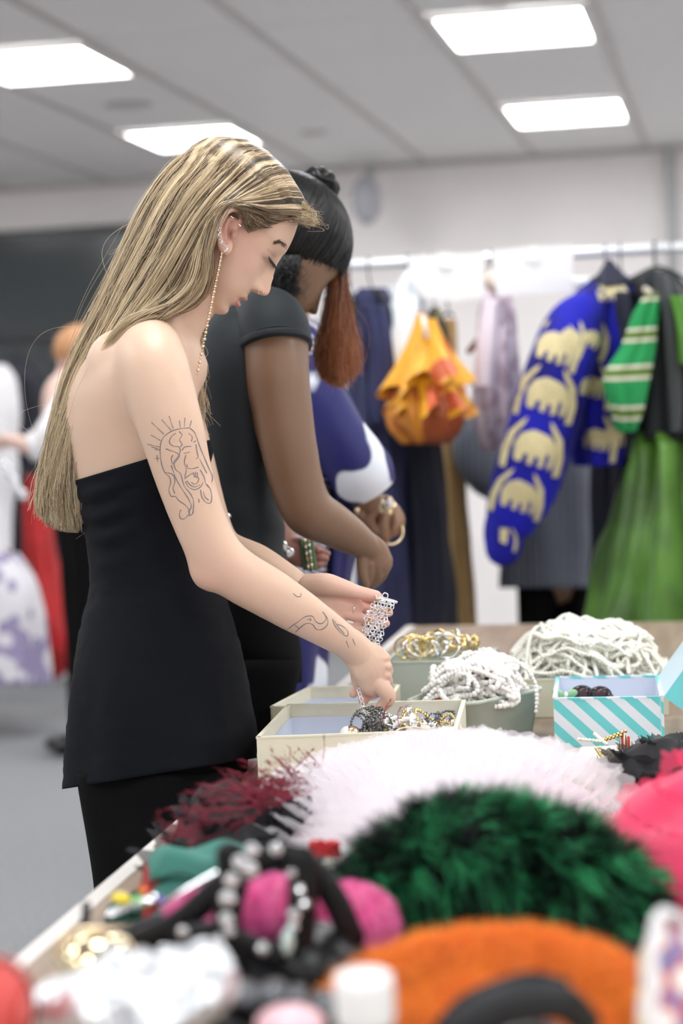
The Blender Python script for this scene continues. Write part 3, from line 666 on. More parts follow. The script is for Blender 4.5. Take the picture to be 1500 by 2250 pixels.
# sleek black hair: cap, strands, bun, ponytail
M['black_hair'] = mat('black_hair', (.003,.003,.0035), .4, spec=.35, bump=.5, bs=140)
M['sleek'] = tintmat('sleek_hair', [(0,(.002,.002,.002)),(.85,(.006,.006,.007)),(1,(.05,.05,.055))], .35, .45)
M['rust'] = tintmat('rust_ponytail', [(0,(.05,.016,.008)),(.5,(.22,.065,.02)),(1,(.50,.18,.06))], .35, .6)
cc = H2+(f2*-36+u2*50)/1480
V_, F_ = ell(cc, f2*158/1480, l2*122/1480, u2*140/1480, nu=44, nv=64); q = (V_-H2)*1480; qf, qu = q@f2, q@u2
keep = (qu > .72*qf-26)&(qu > -82); F2 = [f for f in F_ if all(keep[i] for i in f)]; use = sorted({i for f in F2 for i in f}); mp = {a: k for k, a in enumerate(use)}
mk('hair_cap', V_[use], [tuple(mp[i] for i in f) for f in F2], M['black_hair'], w2)
bun = H2+(f2*-70+u2*192)/1480
st = []; r_ = np.random.default_rng(11)
for k in range(2600):
    v = r_.standard_normal(3); v /= np.linalg.norm(v); p0 = cc+(f2*v[0]*154+l2*v[1]*119+u2*v[2]*134)/1480*1.01; q = (p0-H2)*1480
    if not (q@u2 > .72*(q@f2)-30 and q@u2 > -74): continue
    e = nrm(bun-cc); pts = []
    for t in np.linspace(0,1,9):
        w = nrm(nrm((v[0]*f2+v[1]*l2+v[2]*u2))*(1-t)+e*t); lf = np.array([w@f2*158, w@l2*122, w@u2*140])/1480*(1.01+.008*r_.random()); pts.append(cc+f2*lf[0]+l2*lf[1]+u2*lf[2])
    st.append(pts)
hair('sleek_hair', np.array(st), .0006, M['sleek'], w2, np.clip(r_.random(len(st))*.8+(r_.random(len(st)) < .06)*.5,0,1))
b = MB()
for k in range(26):
    a0 = k*.9; c = bun+(f2*math.cos(a0)*.018+l2*math.sin(a0)*.018)+u2*(.006*k/8-.006)
    b.add(*ell(c, f2*.016*(1+.2*math.sin(k)), l2*.014, u2*.010, nu=7, nv=9))
b.add(*tube([bun+(f2*math.cos(t)*.027+l2*math.sin(t)*.027)+u2*.004*math.sin(5*t) for t in np.linspace(0,6.28,30)], .008, k=8, caps=False)); b.build('bun', M['black_hair'], w2)
GP = [[(650,380,-.02),(690,400,-.07),(728,480,-.09),(738,590,-.09),(722,680,-.09),(700,770,-.09),(706,836,-.09)],
      [(655,385,-.01),(700,420,-.08),(735,490,-.10),(744,600,-.08),(742,690,-.06),(744,780,-.06),(750,858,-.06)],
      [(655,385,-.0),(700,410,-.09),(738,480,-.12),(748,590,-.11),(762,680,-.10),(778,760,-.09),(784,820,-.09)]]
X, u_, r_ = strands(GP, 6000, 18, thick=.035, jit=.004, seed=21, D=D2, wave=.004, end=(.82,1.0)); tt = np.clip((.5+.2*r_.standard_normal(6000))[:,None]+np.interp(np.linspace(0,1,18),[0,.3,.55,1],[-.5,-.42,-.05,.25])[None,:],0,1)
hair('ponytail', X, .0006, M['rust'], w2, tt)
# baby hairs in front of the ear
GB = [[(618,560,.07),(610,590,.08),(604,625,.075),(612,655,.06)],[(660,560,.06),(650,590,.065),(640,615,.06),(655,650,.05)]]
X, u_, r_ = strands(GB, 700, 10, thick=.004, jit=.005, seed=22, D=D2, wave=.008); hair('edge_hair', X, .0004, M['sleek'], w2, np.clip(.6+.4*r_.standard_normal(700),0,1))
# silver chain belt
bl = [(498,1130),(515,1138),(540,1146),(562,1156),(585,1170),(605,1186),(620,1202),(632,1215)]
b = beads([P2(a,c,.155-.02*i) for i,(a,c) in enumerate(bl)], .004, .008)
for (x,y,l) in ((562,1158,.105),(593,1178,.07),(615,1198,.04),(630,1213,.02)):
    c = P2(x,y,l+.004); b.add(*ell(c, CX*.012, CY*.009, CN*.004)); b.add(*ell(c+CN*.004, CX*.005, CY*.0045, CN*.003))
b.build('chain_belt', M['silver'], w2)
# bracelet of green gems held in her palm
gb = empty('bracelet', P2(674,1250,-.05), 'beaded green and amber bracelet lying over the palm behind the black tee', 'bracelet')
M['green_gem'] = mat('green_gem', (.10,.22,.10), .15, metal=.3, spec=.8); M['amber'] = mat('amber_gem', (.55,.30,.06), .15, metal=.3, spec=.8)
for mt, nme, sel in ((M['green_gem'],'green_gem',0),(M['amber'],'amber_gem',1),(M['silver'],'clear_gem',2)):
    b = MB()
    for i in range(14):
        for j in range(4):
            if (i*3+j*2+i*j) % 3 == sel or (sel == 0 and (i+j) % 5 == 0): b.add(*ell(P2(661+j*8+i*.6,1188+i*4.8,-.05+.006*math.sin(j)), CX*.0035, CY*.0035, CN*.0035, nu=5, nv=7))
    b.build(nme, mt, gb)
# ================================================================ third person, blue and white print, mostly hidden
D3 = 3.8
w3 = empty('person', (*W(670,1500,D3)[:2], 0), 'person in a blue and white printed robe, one ringed hand showing beside the black tee', 'person')
def P3(px, py, l=0.0): return W(px, py, D3-l)
f3 = nrm(CX*.5-CY*.75+CN*.1); u3 = nrm(CX*.75+CY*.5); u3 = nrm(u3-f3*(u3@f3)); H3 = W(640,580,D3)
sp = [tube([P3(615,770),P3(618,700),P3(630,620)], [.07,.055,.05], k=16), loft([xsec(y,a,b,t,D3) for y,a,b,t in [(1300,570,700,.12),(1000,570,712,.13),(850,565,715,.14),(770,570,705,.15),(730,590,680,.09)]])]
sp.append(tube([P3(650,770,.10),P3(680,830,.13),P3(720,940,.13),P3(760,1040,.12),P3(800,1090,.10),P3(822,1112,.09)], [.05,.048,.042,.038,.03,.026], k=20, n=40))
b3 = [head_mesh(H3, f3, u3, CN, 1500, NU=60, NT=80), soft(sp, .008, 8)]
b3.append(tq([(812,1104,.09,22),(832,1118,.088,36),(846,1130,.086,34)], D3, 16, .6))
for pts in ([(800,1110,.10,10.7),(790,1126,.105,9.8),(800,1140,.105,9.0),(815,1150,.10,8.2)],[(824,1118,.105,11.5),(812,1142,.11,10.7),(824,1164,.105,9.8),(838,1172,.10,9.0)],[(844,1122,.10,11.5),(842,1148,.11,10.7),(842,1172,.105,9.8),(848,1184,.10,8.2)],
            [(862,1124,.09,11.5),(868,1148,.10,10.7),(862,1168,.10,9.8),(856,1176,.095,8.2)],[(868,1118,.08,10.7),(880,1140,.085,9.8),(878,1158,.085,9.0),(870,1170,.085,7.4)]): b3.append(tq(pts, D3))
M['skin3'] = mat('brown_skin', (.27,.15,.09), .45, sss=.1)
fuse(b3, .0026, 'body', M['skin3'], w3, smooth=4)
V_, F_ = ell(H3+(f3*-36+u3*50)/1480, f3*.104, CN*.082, u3*.092, nu=20, nv=28); mk('hair', V_, [f for f in F_ if all((V_[i]-H3)@u3 > .5*((V_[i]-H3)@f3)-.01 for i in f)], M['black_hair'], w3)
# printed cloth: blue ground with white shapes
def print_mat(name, c1, c2, scale, thr, stretch=(1,1,1), tex='N', rough=.6, c3=None, sheen=0, rot=(0,0,0)):
    m = mat(name, c1, rough, sheen=sheen); nt = m.node_tree; N = nt.nodes; L = nt.links; tc = N.new('ShaderNodeTexCoord'); mp_ = N.new('ShaderNodeMapping')
    mp_.inputs['Scale'].default_value = stretch; mp_.inputs['Rotation'].default_value = rot; L.new(tc.outputs['Object'], mp_.inputs[0])
    if tex == 'N': t = N.new('ShaderNodeTexNoise'); t.inputs['Scale'].default_value = scale; t.inputs['Detail'].default_value = 1
    elif tex == 'W': t = N.new('ShaderNodeTexWave'); t.inputs['Scale'].default_value = scale; t.inputs['Distortion'].default_value = 2.5; t.inputs['Detail'].default_value = 2
    elif tex == 'S': t = N.new('ShaderNodeTexWave'); t.inputs['Scale'].default_value = scale
    else: t = N.new('ShaderNodeTexVoronoi'); t.inputs['Scale'].default_value = scale
    L.new(mp_.outputs[0], t.inputs['Vector']); r = N.new('ShaderNodeValToRGB'); e = r.color_ramp.elements
    e[0].position = thr; e[0].color = (*c1,1); e[1].position = thr+.03; e[1].color = (*c2,1)
    if c3: q = e.new(thr+.2); q.color = (*c2,1); q = e.new(thr+.23); q.color = (*c3,1)
    L.new(t.outputs[0], r.inputs[0]); L.new(r.outputs[0], N['Principled BSDF'].inputs['Base Color']); return m
M['robe'] = print_mat('striped_print', (.02,.015,.09), (.55,.53,.60), 34, .52, (1,1,1), 'W', rot=(.5,.9,.3))
M['robe2'] = print_mat('blue_white_print', (.012,.013,.13), (.82,.86,.95), 9, .54)
M['royal'] = mat('royal_blue', (.012,.012,.12), .6, var=.4, vs=8)
def gmesh(name, rows, D, m, parent, n=64, amp=.006, fr=7, p=2.2, rowsn=40, seed=0, cap=True, l0=0):
    A = cr(np.array(rows, float), rowsn); rr = []
    for y,a,b,t in A:
        r_ = xsec(y,a,b,t,D,n=n,p=p,l0=l0); c_ = r_.mean(0)
        for j in range(n): a_ = 2*math.pi*j/n; r_[j] += nrm(r_[j]-c_)*(amp*math.sin(a_*fr+1.5*math.sin(y/160+seed)+seed)+amp*.8*math.sin(a_*fr*.37*2+seed*2+y/220)+amp*1.2*nz(r_[j],7,seed))
        rr.append(r_)
    return mk(name, *loft(rr, cap=cap), m, parent)
gmesh('robe', [(700,610,690,.09),(735,590,722,.14),(770,570,740,.17),(850,562,752,.172),(1000,565,746,.158),(1200,575,730,.155),(1290,590,720,.16)], D3, M['robe'], w3)
gmesh('robe_skirt', [(1280,585,722,.16),(1400,600,712,.165),(1520,600,708,.17),(1800,590,715,.18),(2150,580,720,.19)], D3, M['robe2'], w3)
gmesh('robe_front', [(830,706,742,.06),(900,700,782,.10),(1000,708,815,.12),(1080,712,800,.11),(1250,710,770,.09),(1420,700,745,.07)], D3, M['royal'], w3, n=40)
slp = [(650,752,.085,54),(672,800,.12,56),(702,880,.14,58),(745,965,.14,66),(795,1040,.13,72),(820,1078,.12,56)]
V_, F_ = tube([P3(a,b,l) for a,b,l,r in slp], [r*(D3-l)/F for a,b,l,r in slp], k=40, n=40, caps=False)
V_ = V_+np.array([CN*.006*nz(v,12,4) for v in V_]); mk('robe_sleeve', V_, F_, M['robe2'], w3)
b = MB(); c = P3(850,1112,.14)
b.add(*ell(c, CX*.017, CY*.013, CN*.008)); [b.add(*ell(c+CX*.012*math.cos(k*1.26)+CY*.012*math.sin(k*1.26), CX*.007, CY*.007, CN*.006, nu=6, nv=8)) for k in range(5)]; b.build('cocktail_ring', M['gold'], w3)
mk('ring_stone', *ell(P3(853,1108,.152), CX*.010, CY*.009, CN*.006, nu=5, nv=6), M['gem'], w3, False)
mk('thumb_ring', *ell(P3(784,1120,.12), CX*.006, CY*.009, CN*.006), M['gold'], w3)
mk('bangle', *tube([P3(858+26*math.cos(t),1168+28*math.sin(t),.10+.02*math.sin(t)) for t in np.linspace(-1.2,1.9,20)], .0028, k=8), M['gold'], w3)
for l in (.07,-.07):
    c = P3(650+l*200,2300,l); V_, F_ = ell(np.array([c[0],c[1],.04]), CX*.13, np.array([0,0,1])*.04, np.cross(CX,(0,0,1))*.04); V_[:,2] = np.maximum(V_[:,2], .001); mk('shoe', V_, F_, M['shoe'], w3)
# ================================================================ garment rack
DR = 5.35
A0, A1 = W(560,594,DR+.02), W(1640,536,DR-.05); zr = (A0[2]+A1[2])/2; A0 = onz(560,594,1.70); A1 = onz(1640,536,1.70); A0 = onz(560,594,1.69)
A0[1] = min(A0[1],6.2); 
M['chrome'] = mat('chrome', (.90,.93,.96), .35, metal=.35)
A0 = W(560,594,5.5); A1 = W(1640,536,5.3)
rk = empty('clothes_rack', ((A0+A1)/2*np.array([1,1,0])), 'chrome clothes rail on wheels carrying the bright garments', 'clothes rack')
mk('rail', *tube([A0,A1], .015, k=14), M['chrome'], rk)
for P_ in (A0, A1):
    mk('post', *tube([P_, np.array([P_[0],P_[1],.07])], .016, k=12), M['chrome'], rk)
    mk('foot', *tube([np.array([P_[0],P_[1]-.25,.08]), np.array([P_[0],P_[1]+.25,.08])], .015, k=12), M['chrome'], rk)
    for s in (-.24,.24): mk('caster', *ell((P_[0],P_[1]+s,.035), (.012,0,0), (0,.034,0), (0,0,.034)), M['dark'], rk)
B0 = W(560,652,6.3); B1 = W(1640,604,6.1)
rk2 = empty('clothes_rack', ((B0+B1)/2*np.array([1,1,0])), 'second chrome rail seen just below and behind the front clothes rail', 'clothes rack')
mk('rail', *tube([B0,B1], .014, k=14), M['chrome'], rk2)
for P_ in (B0, B1):
    mk('post', *tube([P_, np.array([P_[0],P_[1],.0])], .015, k=12), M['chrome'], rk2); mk('foot', *tube([np.array([P_[0],P_[1]-.25,.02]), np.array([P_[0],P_[1]+.25,.02])], .018, k=12), M['chrome'], rk2)
def railz(px, D=None):
    t = (px-560)/1080.; return A0*(1-t)+A1*t
M['wire'] = mat('hanger_wire', (.05,.05,.055), .3, metal=.6)
def hang(parent, px, ytop, span, D, m='wire'):
    """hook over the rail and a shoulder bar"""
    P_ = railz(px); b = MB(); top = W(px,ytop,D)
    hk = [P_+np.array([0,.016*math.cos(a),.017*math.sin(a)+.003]) for a in np.linspace(-.3,3.4,10)]
    b.add(*tube(hk+[P_+np.array([0,-.017,-.03]), top], .0022, k=6, n=40))
    s = D/F*span; b.add(*tube([top-CX*s-CY*s*.35, top+CY*.004, top+CX*s-CY*s*.35], .004, k=6)); b.build('hanger', M[m], parent)
def garment(name, lab, cat, px, ytop, span, D, grp='garments on the clothes rail'):
    e = empty(name, W(px, ytop, D), lab, cat, grp); hang(e, px, ytop, span, D); return e
M['navy'] = mat('navy_wool', (.025,.03,.10), .8, var=.3, vs=6); M['ink_navy'] = mat('ink_navy', (.008,.009,.022), .8)
g = garment('coat', 'navy blue coat hanging at the left end of the rail', 'coat', 818, 640, 30, 5.4)
gmesh('coat_body', [(632,806,832,.02),(662,786,852,.10),(760,776,866,.17),(950,780,884,.19),(1150,786,900,.20),(1430,790,918,.22)], 5.4, M['navy'], g, amp=.012)
gmesh('coat_sleeve', [(670,800,850,.05),(760,818,866,.06),(860,822,868,.055),(930,826,866,.05)], 5.2, M['navy'], g, n=32)
gmesh('coat_lapel', [(636,815,836,.03),(680,842,860,.05),(750,858,868,.03)], 5.26, M['ink_navy'], g, n=24, amp=.002)
g = garment('dress', 'long nearly black dress hanging below the orange ruffles', 'dress', 905, 640, 24, 5.5)
gmesh('dress_body', [(650,895,915,.02),(760,880,940,.08),(900,862,958,.15),(1150,868,985,.17),(1420,850,996,.2)], 5.5, M['ink_navy'], g, amp=.012)
M['white_cloth'] = mat('white_cotton', (.82,.86,.90), .8, var=.06, vs=10)
g = garment('blouse', 'white cotton blouse hanging left of the orange ruffles', 'blouse', 912, 590, 14, 5.25)
gmesh('blouse_body', [(588,902,924,.02),(620,884,934,.05),(700,858,936,.08),(780,840,928,.09),(870,848,902,.07),(912,862,886,.05)], 5.25, M['white_cloth'], g, amp=.008)
M['orange_silk'] = print_mat('orange_print', (.80,.38,.02), (.55,.09,.02), 9, .55, c3=(.9,.55,.06), rough=.45)
def ruffle(name, cx, y0, y1, w0, w1, b0, b1, D, m, parent, waves, amp=.035, seed=0, n=120, skew=0, thick=True):
    rr = []
    for k in range(14):
        t = k/13; y = y0+(y1-y0)*t; w = w0+(w1-w0)*t**1.3; bb = b0+(b1-b0)*t**1.3; r_ = xsec(y, cx-w+skew*t, cx+w+skew*t, bb, D, n=n, p=2.0); c_ = r_.mean(0)
        for j in range(n): a = 2*math.pi*j/n; r_[j] += nrm(r_[j]-c_)*amp*t*t*math.sin(a*waves+seed+.6*math.sin(2*a))+np.array([0,0,1])*amp*.6*t*t*math.cos(a*waves+seed)
        rr.append(r_)
    return mk(name, *loft(rr, cap=False), m, parent)
g = garment('ruffled_top', 'orange and red ruffled top hanging in the middle of the rail', 'blouse', 928, 690, 10, 5.1)
ruffle('ruffle', 925, 688, 862, 12, 76, .02, .12, 5.1, M['orange_silk'], g, 7, .03, .3)
ruffle('ruffle', 945, 700, 830, 14, 60, .02, .10, 5.03, M['orange_silk'], g, 5, .03, 2.1, skew=14)
ruffle('ruffle', 945, 800, 905, 55, 80, .07, .14, 5.08, M['orange_silk'], g, 8, .03, 1.3)
M['orange_dark'] = print_mat('rust_print', (.55,.20,.01), (.30,.06,.01), 11, .5, c3=(.7,.38,.04), rough=.5)
gmesh('bodice', [(850,872,1000,.10),(900,866,1020,.13),(940,872,1014,.12),(968,892,992,.09),(976,900,980,.05)], 5.1, M['orange_dark'], g, amp=.012)
mk('strap', *slab([W(922,690,5.02),W(934,692,5.02),W(944,742,4.98),W(932,744,4.98)], CN, .004), mat('cream_strap', (.85,.72,.6), .6), g)
M['olive'] = print_mat('black_olive_brocade', (.01,.012,.01), (.16,.14,.05), 18, .55)
g = garment('jacket', 'black and olive brocade jacket peeking out behind the orange ruffles', 'jacket', 955, 680, 12, 5.35)
gmesh('jacket_body', [(680,945,966,.02),(720,938,980,.05),(790,930,1000,.08),(835,960,1036,.06),(846,1000,1040,.02)], 5.35, M['olive'], g, amp=.004)
M['tan'] = mat('tan_twill', (.45,.28,.11), .8, var=.2, vs=6); M['brown'] = mat('brown_cloth', (.06,.035,.015), .8)
g = garment('trousers', 'tan trousers hanging folded right of the long dark dress', 'trousers', 985, 690, 10, 5.6)
gmesh('trouser_leg', [(700,980,995,.03),(900,962,1010,.10),(1100,968,1026,.11),(1400,985,1044,.12)], 5.85, M['tan'], g, amp=.008)
gmesh('trouser_leg', [(760,968,984,.03),(1000,955,1000,.08),(1400,955,1010,.10)], 6.05, M['brown'], g, amp=.008)
M['mauve'] = print_mat('mauve_lace', (.50,.38,.46), (.72,.62,.70), 26, .48, rough=.8)
g = garment('lace_top', 'mauve lace top hanging between the two white signs', 'blouse', 1090, 640, 12, 5.4)
gmesh('lace_body', [(636,1074,1108,.03),(690,1064,1122,.07),(800,1058,1138,.10),(880,1054,1146,.11),(940,1058,1136,.10),(990,1072,1108,.05)], 5.4, M['mauve'], g, amp=.010)
gmesh('lace_sleeve', [(660,1060,1096,.03),(760,1050,1092,.04),(850,1046,1086,.04)], 5.2, mat('pale_lace', (.78,.70,.78), .8), g, n=30, amp=.004)
M['beige'] = mat('beige_felt', (.72,.62,.52), .8)
g = empty('hanger_pad', W(1098,650,5.3), 'cream padded shoulder form hanging between the two white signs', 'hanger'); mk('pad', *ellpx(1098,618,5.3,36,30,.03), M['beige'], g)
mk('hook', *tube([railz(1098)+np.array([0,-.016,.012]), railz(1098)+np.array([0,0,.019]), railz(1098)+np.array([0,.017,0]), W(1098,592,5.3)], .0025, k=6), M['wire'], g)
mk('handle', *tube([W(1062,735,5.32), W(1044,756,5.32), W(1030,772,5.32)], [.010,.010,.008], k=8), mat('rosewood', (.25,.12,.09), .5), g)
M['paper'] = mat('sign_paper', (.97,.97,.98), .8, transl=.35)
for lab, q in (('left blank white paper sign taped over the rail above the orange ruffles', [(895,562),(1062,554),(1064,650),(1000,664),(930,655),(900,612)]),('right blank white paper sign taped over the rail left of the blue jacket', [(1082,549),(1258,536),(1258,641),(1170,646),(1092,652),(1082,600)])):
    D = 5.18; e = empty('paper_sign', W(*q[2],D), lab, 'sign', 'white signs on the rail')
    P_ = [W(a,b_,D-.0*i) for i,(a,b_) in enumerate(q)]; n = len(P_)
    mk('sheet', P_+[p-CN*.0015 for p in P_], [tuple(range(n))]+[tuple(range(n,2*n))[::-1]]+[(i,(i+1)%n,(i+1)%n+n,i+n) for i in range(n)], M['paper'], e, False)
    mk('tape', *slab([W((q[0][0]+q[1][0])/2-14,q[0][1]-8,D-.004),W((q[0][0]+q[1][0])/2+14,q[0][1]-8,D-.004),W((q[0][0]+q[1][0])/2+14,q[0][1]+26,D-.004),W((q[0][0]+q[1][0])/2-14,q[0][1]+26,D-.004)], CN, .001), mat('tape', (.9,.9,.88), .3), e, False)
# blue jacket with tan elephants
M['cobalt'] = mat('cobalt_velvet', (.010,.012,.36), .75, spec=.2, sheen=.05, col2=(.006,.006,.15), vs=7)
M['cream_print'] = mat('cream_print', (.62,.54,.30), .8, var=.12, vs=40); M['lining'] = mat('dark_lining', (.008,.01,.03), .7)
bj = garment('printed_jacket', 'cobalt blue jacket printed with cream elephants and arches', 'jacket', 1338, 600, 40, 5.2)
gmesh('jacket_body', [(598,1322,1352,.03),(618,1296,1392,.07),(650,1268,1420,.12),(730,1262,1418,.15),(850,1256,1410,.16),(960,1262,1412,.16),(1024,1270,1392,.15)], 5.25, M['cobalt'], bj, amp=.008, rowsn=50)
slj = [(1300,672,.06,44),(1262,722,.10,66),(1232,800,.13,72),(1206,890,.14,76),(1180,980,.15,76),(1150,1070,.15,74),(1122,1140,.15,58),(1108,1170,.15,46),(1106,1205,.15,40)]
V_, F_ = tube([W(a,b_,5.2-l) for a,b_,l,r in slj], [r*5.1/F for a,b_,l,r in slj], k=48, n=70); V_ = V_+np.array([CN*.010*nz(v,9,6) for v in V_]); js = mk('jacket_sleeve', V_, F_, M['cobalt'], bj)
gmesh('collar', [(570,1332,1342,.01),(592,1320,1362,.04),(625,1296,1400,.07)], 5.22, M['lining'], bj, n=32, amp=.002)
gmesh('opening', [(640,1352,1392,.03),(760,1360,1412,.04),(900,1372,1416,.04),(1010,1376,1400,.03)], 5.11, M['lining'], bj, n=32, amp=.003)
bvj = [surf_ray(o) for o in bj.children if o.type == 'MESH' and o.name.split('.')[0] in ('jacket_body','jacket_sleeve')]
def castm(bvs, px, py, lift=.002):
    best = None; o_ = Vector((0,0,CZ)); d = Vector(W(px,py,1.0))-o_; d.normalize()
    for bv in bvs:
        h = bv.ray_cast(o_, d, 20)
        if h[0] is not None and (best is None or h[3] < best[3]): best = h
    return None if best is None else np.array(best[0])-np.array(d)*lift
def decal(bvs, polys, step, lift, name, m, parent):
    b = MB()
    for poly in polys:
        poly = [Vector(p) for p in poly]; n = len(poly); xs = [p.x for p in poly]; ys = [p.y for p in poly]; pts = list(poly)
        for a in np.arange(min(xs), max(xs), step):
            for c in np.arange(min(ys), max(ys), step): pts.append(Vector((a+.01,c+.01)))
        r_ = geometry.delaunay_2d_cdt(pts, [], [list(range(n))], 1, 1e-4); vs = [castm(bvs, p.x, p.y, lift) for p in r_[0]]; fs = [f for f in r_[2] if all(vs[i] is not None for i in f) and max(np.linalg.norm(vs[f[0]]-vs[f[1]]), np.linalg.norm(vs[f[1]]-vs[f[2]])) < .12]
        if fs: b.add([v if v is not None else (0,0,0) for v in vs], fs)
    return b.build(name, m, parent) if b.n else None
ELE = [(-34,26),(-38,-4),(-28,-24),(-6,-34),(14,-30),(28,-26),(40,-14),(44,6),(42,28),(36,38),(32,30),(34,14),(30,4),(26,10),(24,34),(14,36),(14,18),(6,14),(2,34),(-8,32),(-8,14),(-16,12),(-20,30),(-30,30)]
ARL = [(-58,46),(-60,10),(-52,-24),(-30,-50),(-22,-56),(-26,-42),(-40,-20),(-46,10),(-46,48)]
ARR = [(-a,b_) for a,b_ in ARL][::-1]
def place(poly, cx, cy, s, rot): a = math.radians(rot); return [(cx+s*(x*math.cos(a)-y*math.sin(a)), cy+s*(x*math.sin(a)+y*math.cos(a))) for x,y in poly]
pl = []
for cx,cy,s,rt in ((1216,762,1.0,14),(1200,868,1.15,12),(1172,984,1.15,12),(1138,1088,1.0,14)):
    pl += [place(ELE,cx,cy,s,rt), place(ARL,cx,cy,s,rt), place(ARR,cx,cy,s,rt)]
for cx,cy,s,rt in ((1345,640,.9,-8),(1312,745,.8,20),(1310,850,.95,8),(1318,965,1.0,6),(1355,960,.9,-4),(1262,740,.8,20)): pl += [place(ARR,cx-20,cy,s,rt), place(ELE,cx-10,cy,s*.7,rt)]
pl += [place(ARL,1390,650,.7,60), place(ARR,1108,1185,.5,10), [(1098,1160),(1118,1162),(1112,1196),(1098,1190)]]
decal(bvj, pl, 9, .004, 'cream_motifs', M['cream_print'], bj)
# pinstriped person behind the rail
M['pin'] = print_mat('grey_pinstripe', (.085,.095,.125), (.20,.21,.25), 16, .86, (1,.25,0), 'S', rough=.8)
w4 = empty('person', (*W(1220,1400,5.9)[:2],0), 'person in grey pinstriped shirt and black trousers behind the blue jacket', 'person')
f4 = nrm(CX*.2-CY*.5-CN*.8); u4 = nrm(CY-f4*(CY@f4)); H4 = W(1290,780,5.95)
b4 = [head_mesh(H4, f4, u4, np.cross(f4,u4), 1500, NU=50, NT=60), soft([tube([W(1250,930,5.9),W(1275,860,5.9),W(1290,800,5.95)],[.07,.055,.05]),
   tube([W(1120,950,5.85),W(1060,960,5.8),W(1045,1010,5.7),W(1075,1070,5.65),W(1130,1100,5.6)],[.05,.05,.045,.035,.03],n=30), tube([W(1250,920,5.9),W(1240,1250,5.9)],[.13,.12])], .010, 6),
   tube([W(1130,1100,5.6),W(1150,1110,5.58),W(1165,1122,5.57)],[.03,.034,.026])]
for k in range(4): b4.append(tube([W(1158,1104+k*9,5.575),W(1178,1112+k*9,5.57),W(1190,1122+k*8,5.575)], [.009,.008,.007]))
b4.append(tube([W(1140,1095,5.58),W(1158,1086,5.56),W(1172,1088,5.55)], [.011,.010,.008]))
fuse(b4, .006, 'body', M['skin3'], w4, smooth=4)
V_, F_ = ell(H4+(f4*-36+u4*60)/1500, f4*.104, np.cross(f4,u4)*.082, u4*.092, nu=18, nv=24); mk('hair', V_, [f for f in F_ if all((V_[i]-H4)@u4 > .6*((V_[i]-H4)@f4)-.02 for i in f)], M['black_hair'], w4)
gmesh('shirt', [(905,1180,1310,.08),(930,1120,1330,.14),(1000,1105,1325,.17),(1100,1098,1320,.17),(1200,1102,1318,.18),(1292,1106,1322,.19)], 5.9, M['pin'], w4, amp=.010)
V_, F_ = tube([W(1150,945,5.85),W(1075,945,5.8),W(1046,985,5.72),W(1064,1040,5.66),W(1100,1070,5.62)], [.075,.078,.07,.058,.05], k=24, n=30, caps=False); mk('shirt_sleeve', V_, F_, M['pin'], w4)
for x in (1190,1280): gmesh('trouser_leg', [(1250,x-52,x+48,.10),(1370,x-46,x+40,.10),(1600,x-40,x+36,.09),(2060,x-34,x+32,.09)], 5.9, M['trouser'], w4, n=32)
for x in (1190,1280):
    c = W(x,2130,5.9); V_, F_ = ell((c[0],c[1]-.05,.04), (.045,0,0), (0,.13,0), (0,0,.04)); V_[:,2] = np.maximum(V_[:,2], .001); mk('shoe', V_, F_, M['shoe'], w4)
# black trousers, leather jacket, green skirt, knitted sleeve
g = garment('trousers', 'black trousers hanging between the pinstriped shirt and green skirt', 'trousers', 1370, 700, 20, 5.45)
gmesh('trouser_leg', [(710,1350,1390,.04),(900,1312,1420,.08),(1100,1302,1400,.09),(1420,1298,1380,.10)], 5.5, M['ink_navy'], g, amp=.008)
M['leather'] = mat('charcoal_leather', (.012,.015,.018), .6, spec=.25, bump=.4, bs=60)
g = garment('leather_jacket', 'charcoal leather jacket hanging above the green skirt at right', 'jacket', 1445, 590, 60, 5.15)
gmesh('jacket_body', [(592,1424,1466,.04),(612,1396,1490,.08),(650,1402,1520,.12),(750,1396,1560,.15),(850,1388,1580,.15),(965,1382,1580,.14)], 5.15, M['leather'], g, amp=.010)
gmesh('lapel', [(600,1440,1460,.02),(700,1452,1490,.04),(860,1462,1500,.03),(950,1470,1495,.02)], 5.0, mat('charcoal_facing', (.035,.042,.045), .6), g, n=24, amp=.003)
M['lime'] = mat('lime_satin', (.085,.23,.015), .4, spec=.5, var=.55, vs=5, sheen=.2)
g = garment('skirt', 'bright green satin skirt hanging at the right edge', 'skirt', 1480, 940, 30, 5.1)
gmesh('skirt_panel', [(945,1412,1580,.06),(1000,1402,1590,.10),(1100,1372,1620,.13),(1250,1335,1650,.16),(1420,1296,1680,.19)], 5.1, M['lime'], g, amp=.022, fr=11, n=120)
M['knit'] = print_mat('green_knit_stripes', (.02,.30,.09), (.72,.66,.55), 3.2, .70, (.25,.25,1), 'W', c3=(.10,.20,.03), rough=.95, rot=(0,1.57,0))
g = garment('knitted_scarf', 'fluffy green, cream and olive striped knit beside the leather jacket', 'scarf', 1442, 640, 6, 5.0)
kn = gmesh('knit', [(645,1430,1450,.02),(690,1402,1446,.05),(760,1376,1440,.07),(830,1334,1430,.08),(900,1348,1412,.07),(950,1366,1392,.04)], 5.0, M['knit'], g, amp=.008)
mk('strap', *tube([W(1442,650,5.0), W(1415,634,5.02), W(1470,668,5.0), W(1520,690,5.02)], .007, k=8), M['beige'], g)
M['green_knit'] = mat('grass_knit', (.10,.28,.04), .9); gmesh('knit_shoulder', [(650,1470,1500,.03),(720,1484,1530,.05),(800,1494,1560,.05)], 4.98, M['green_knit'], g, n=30)
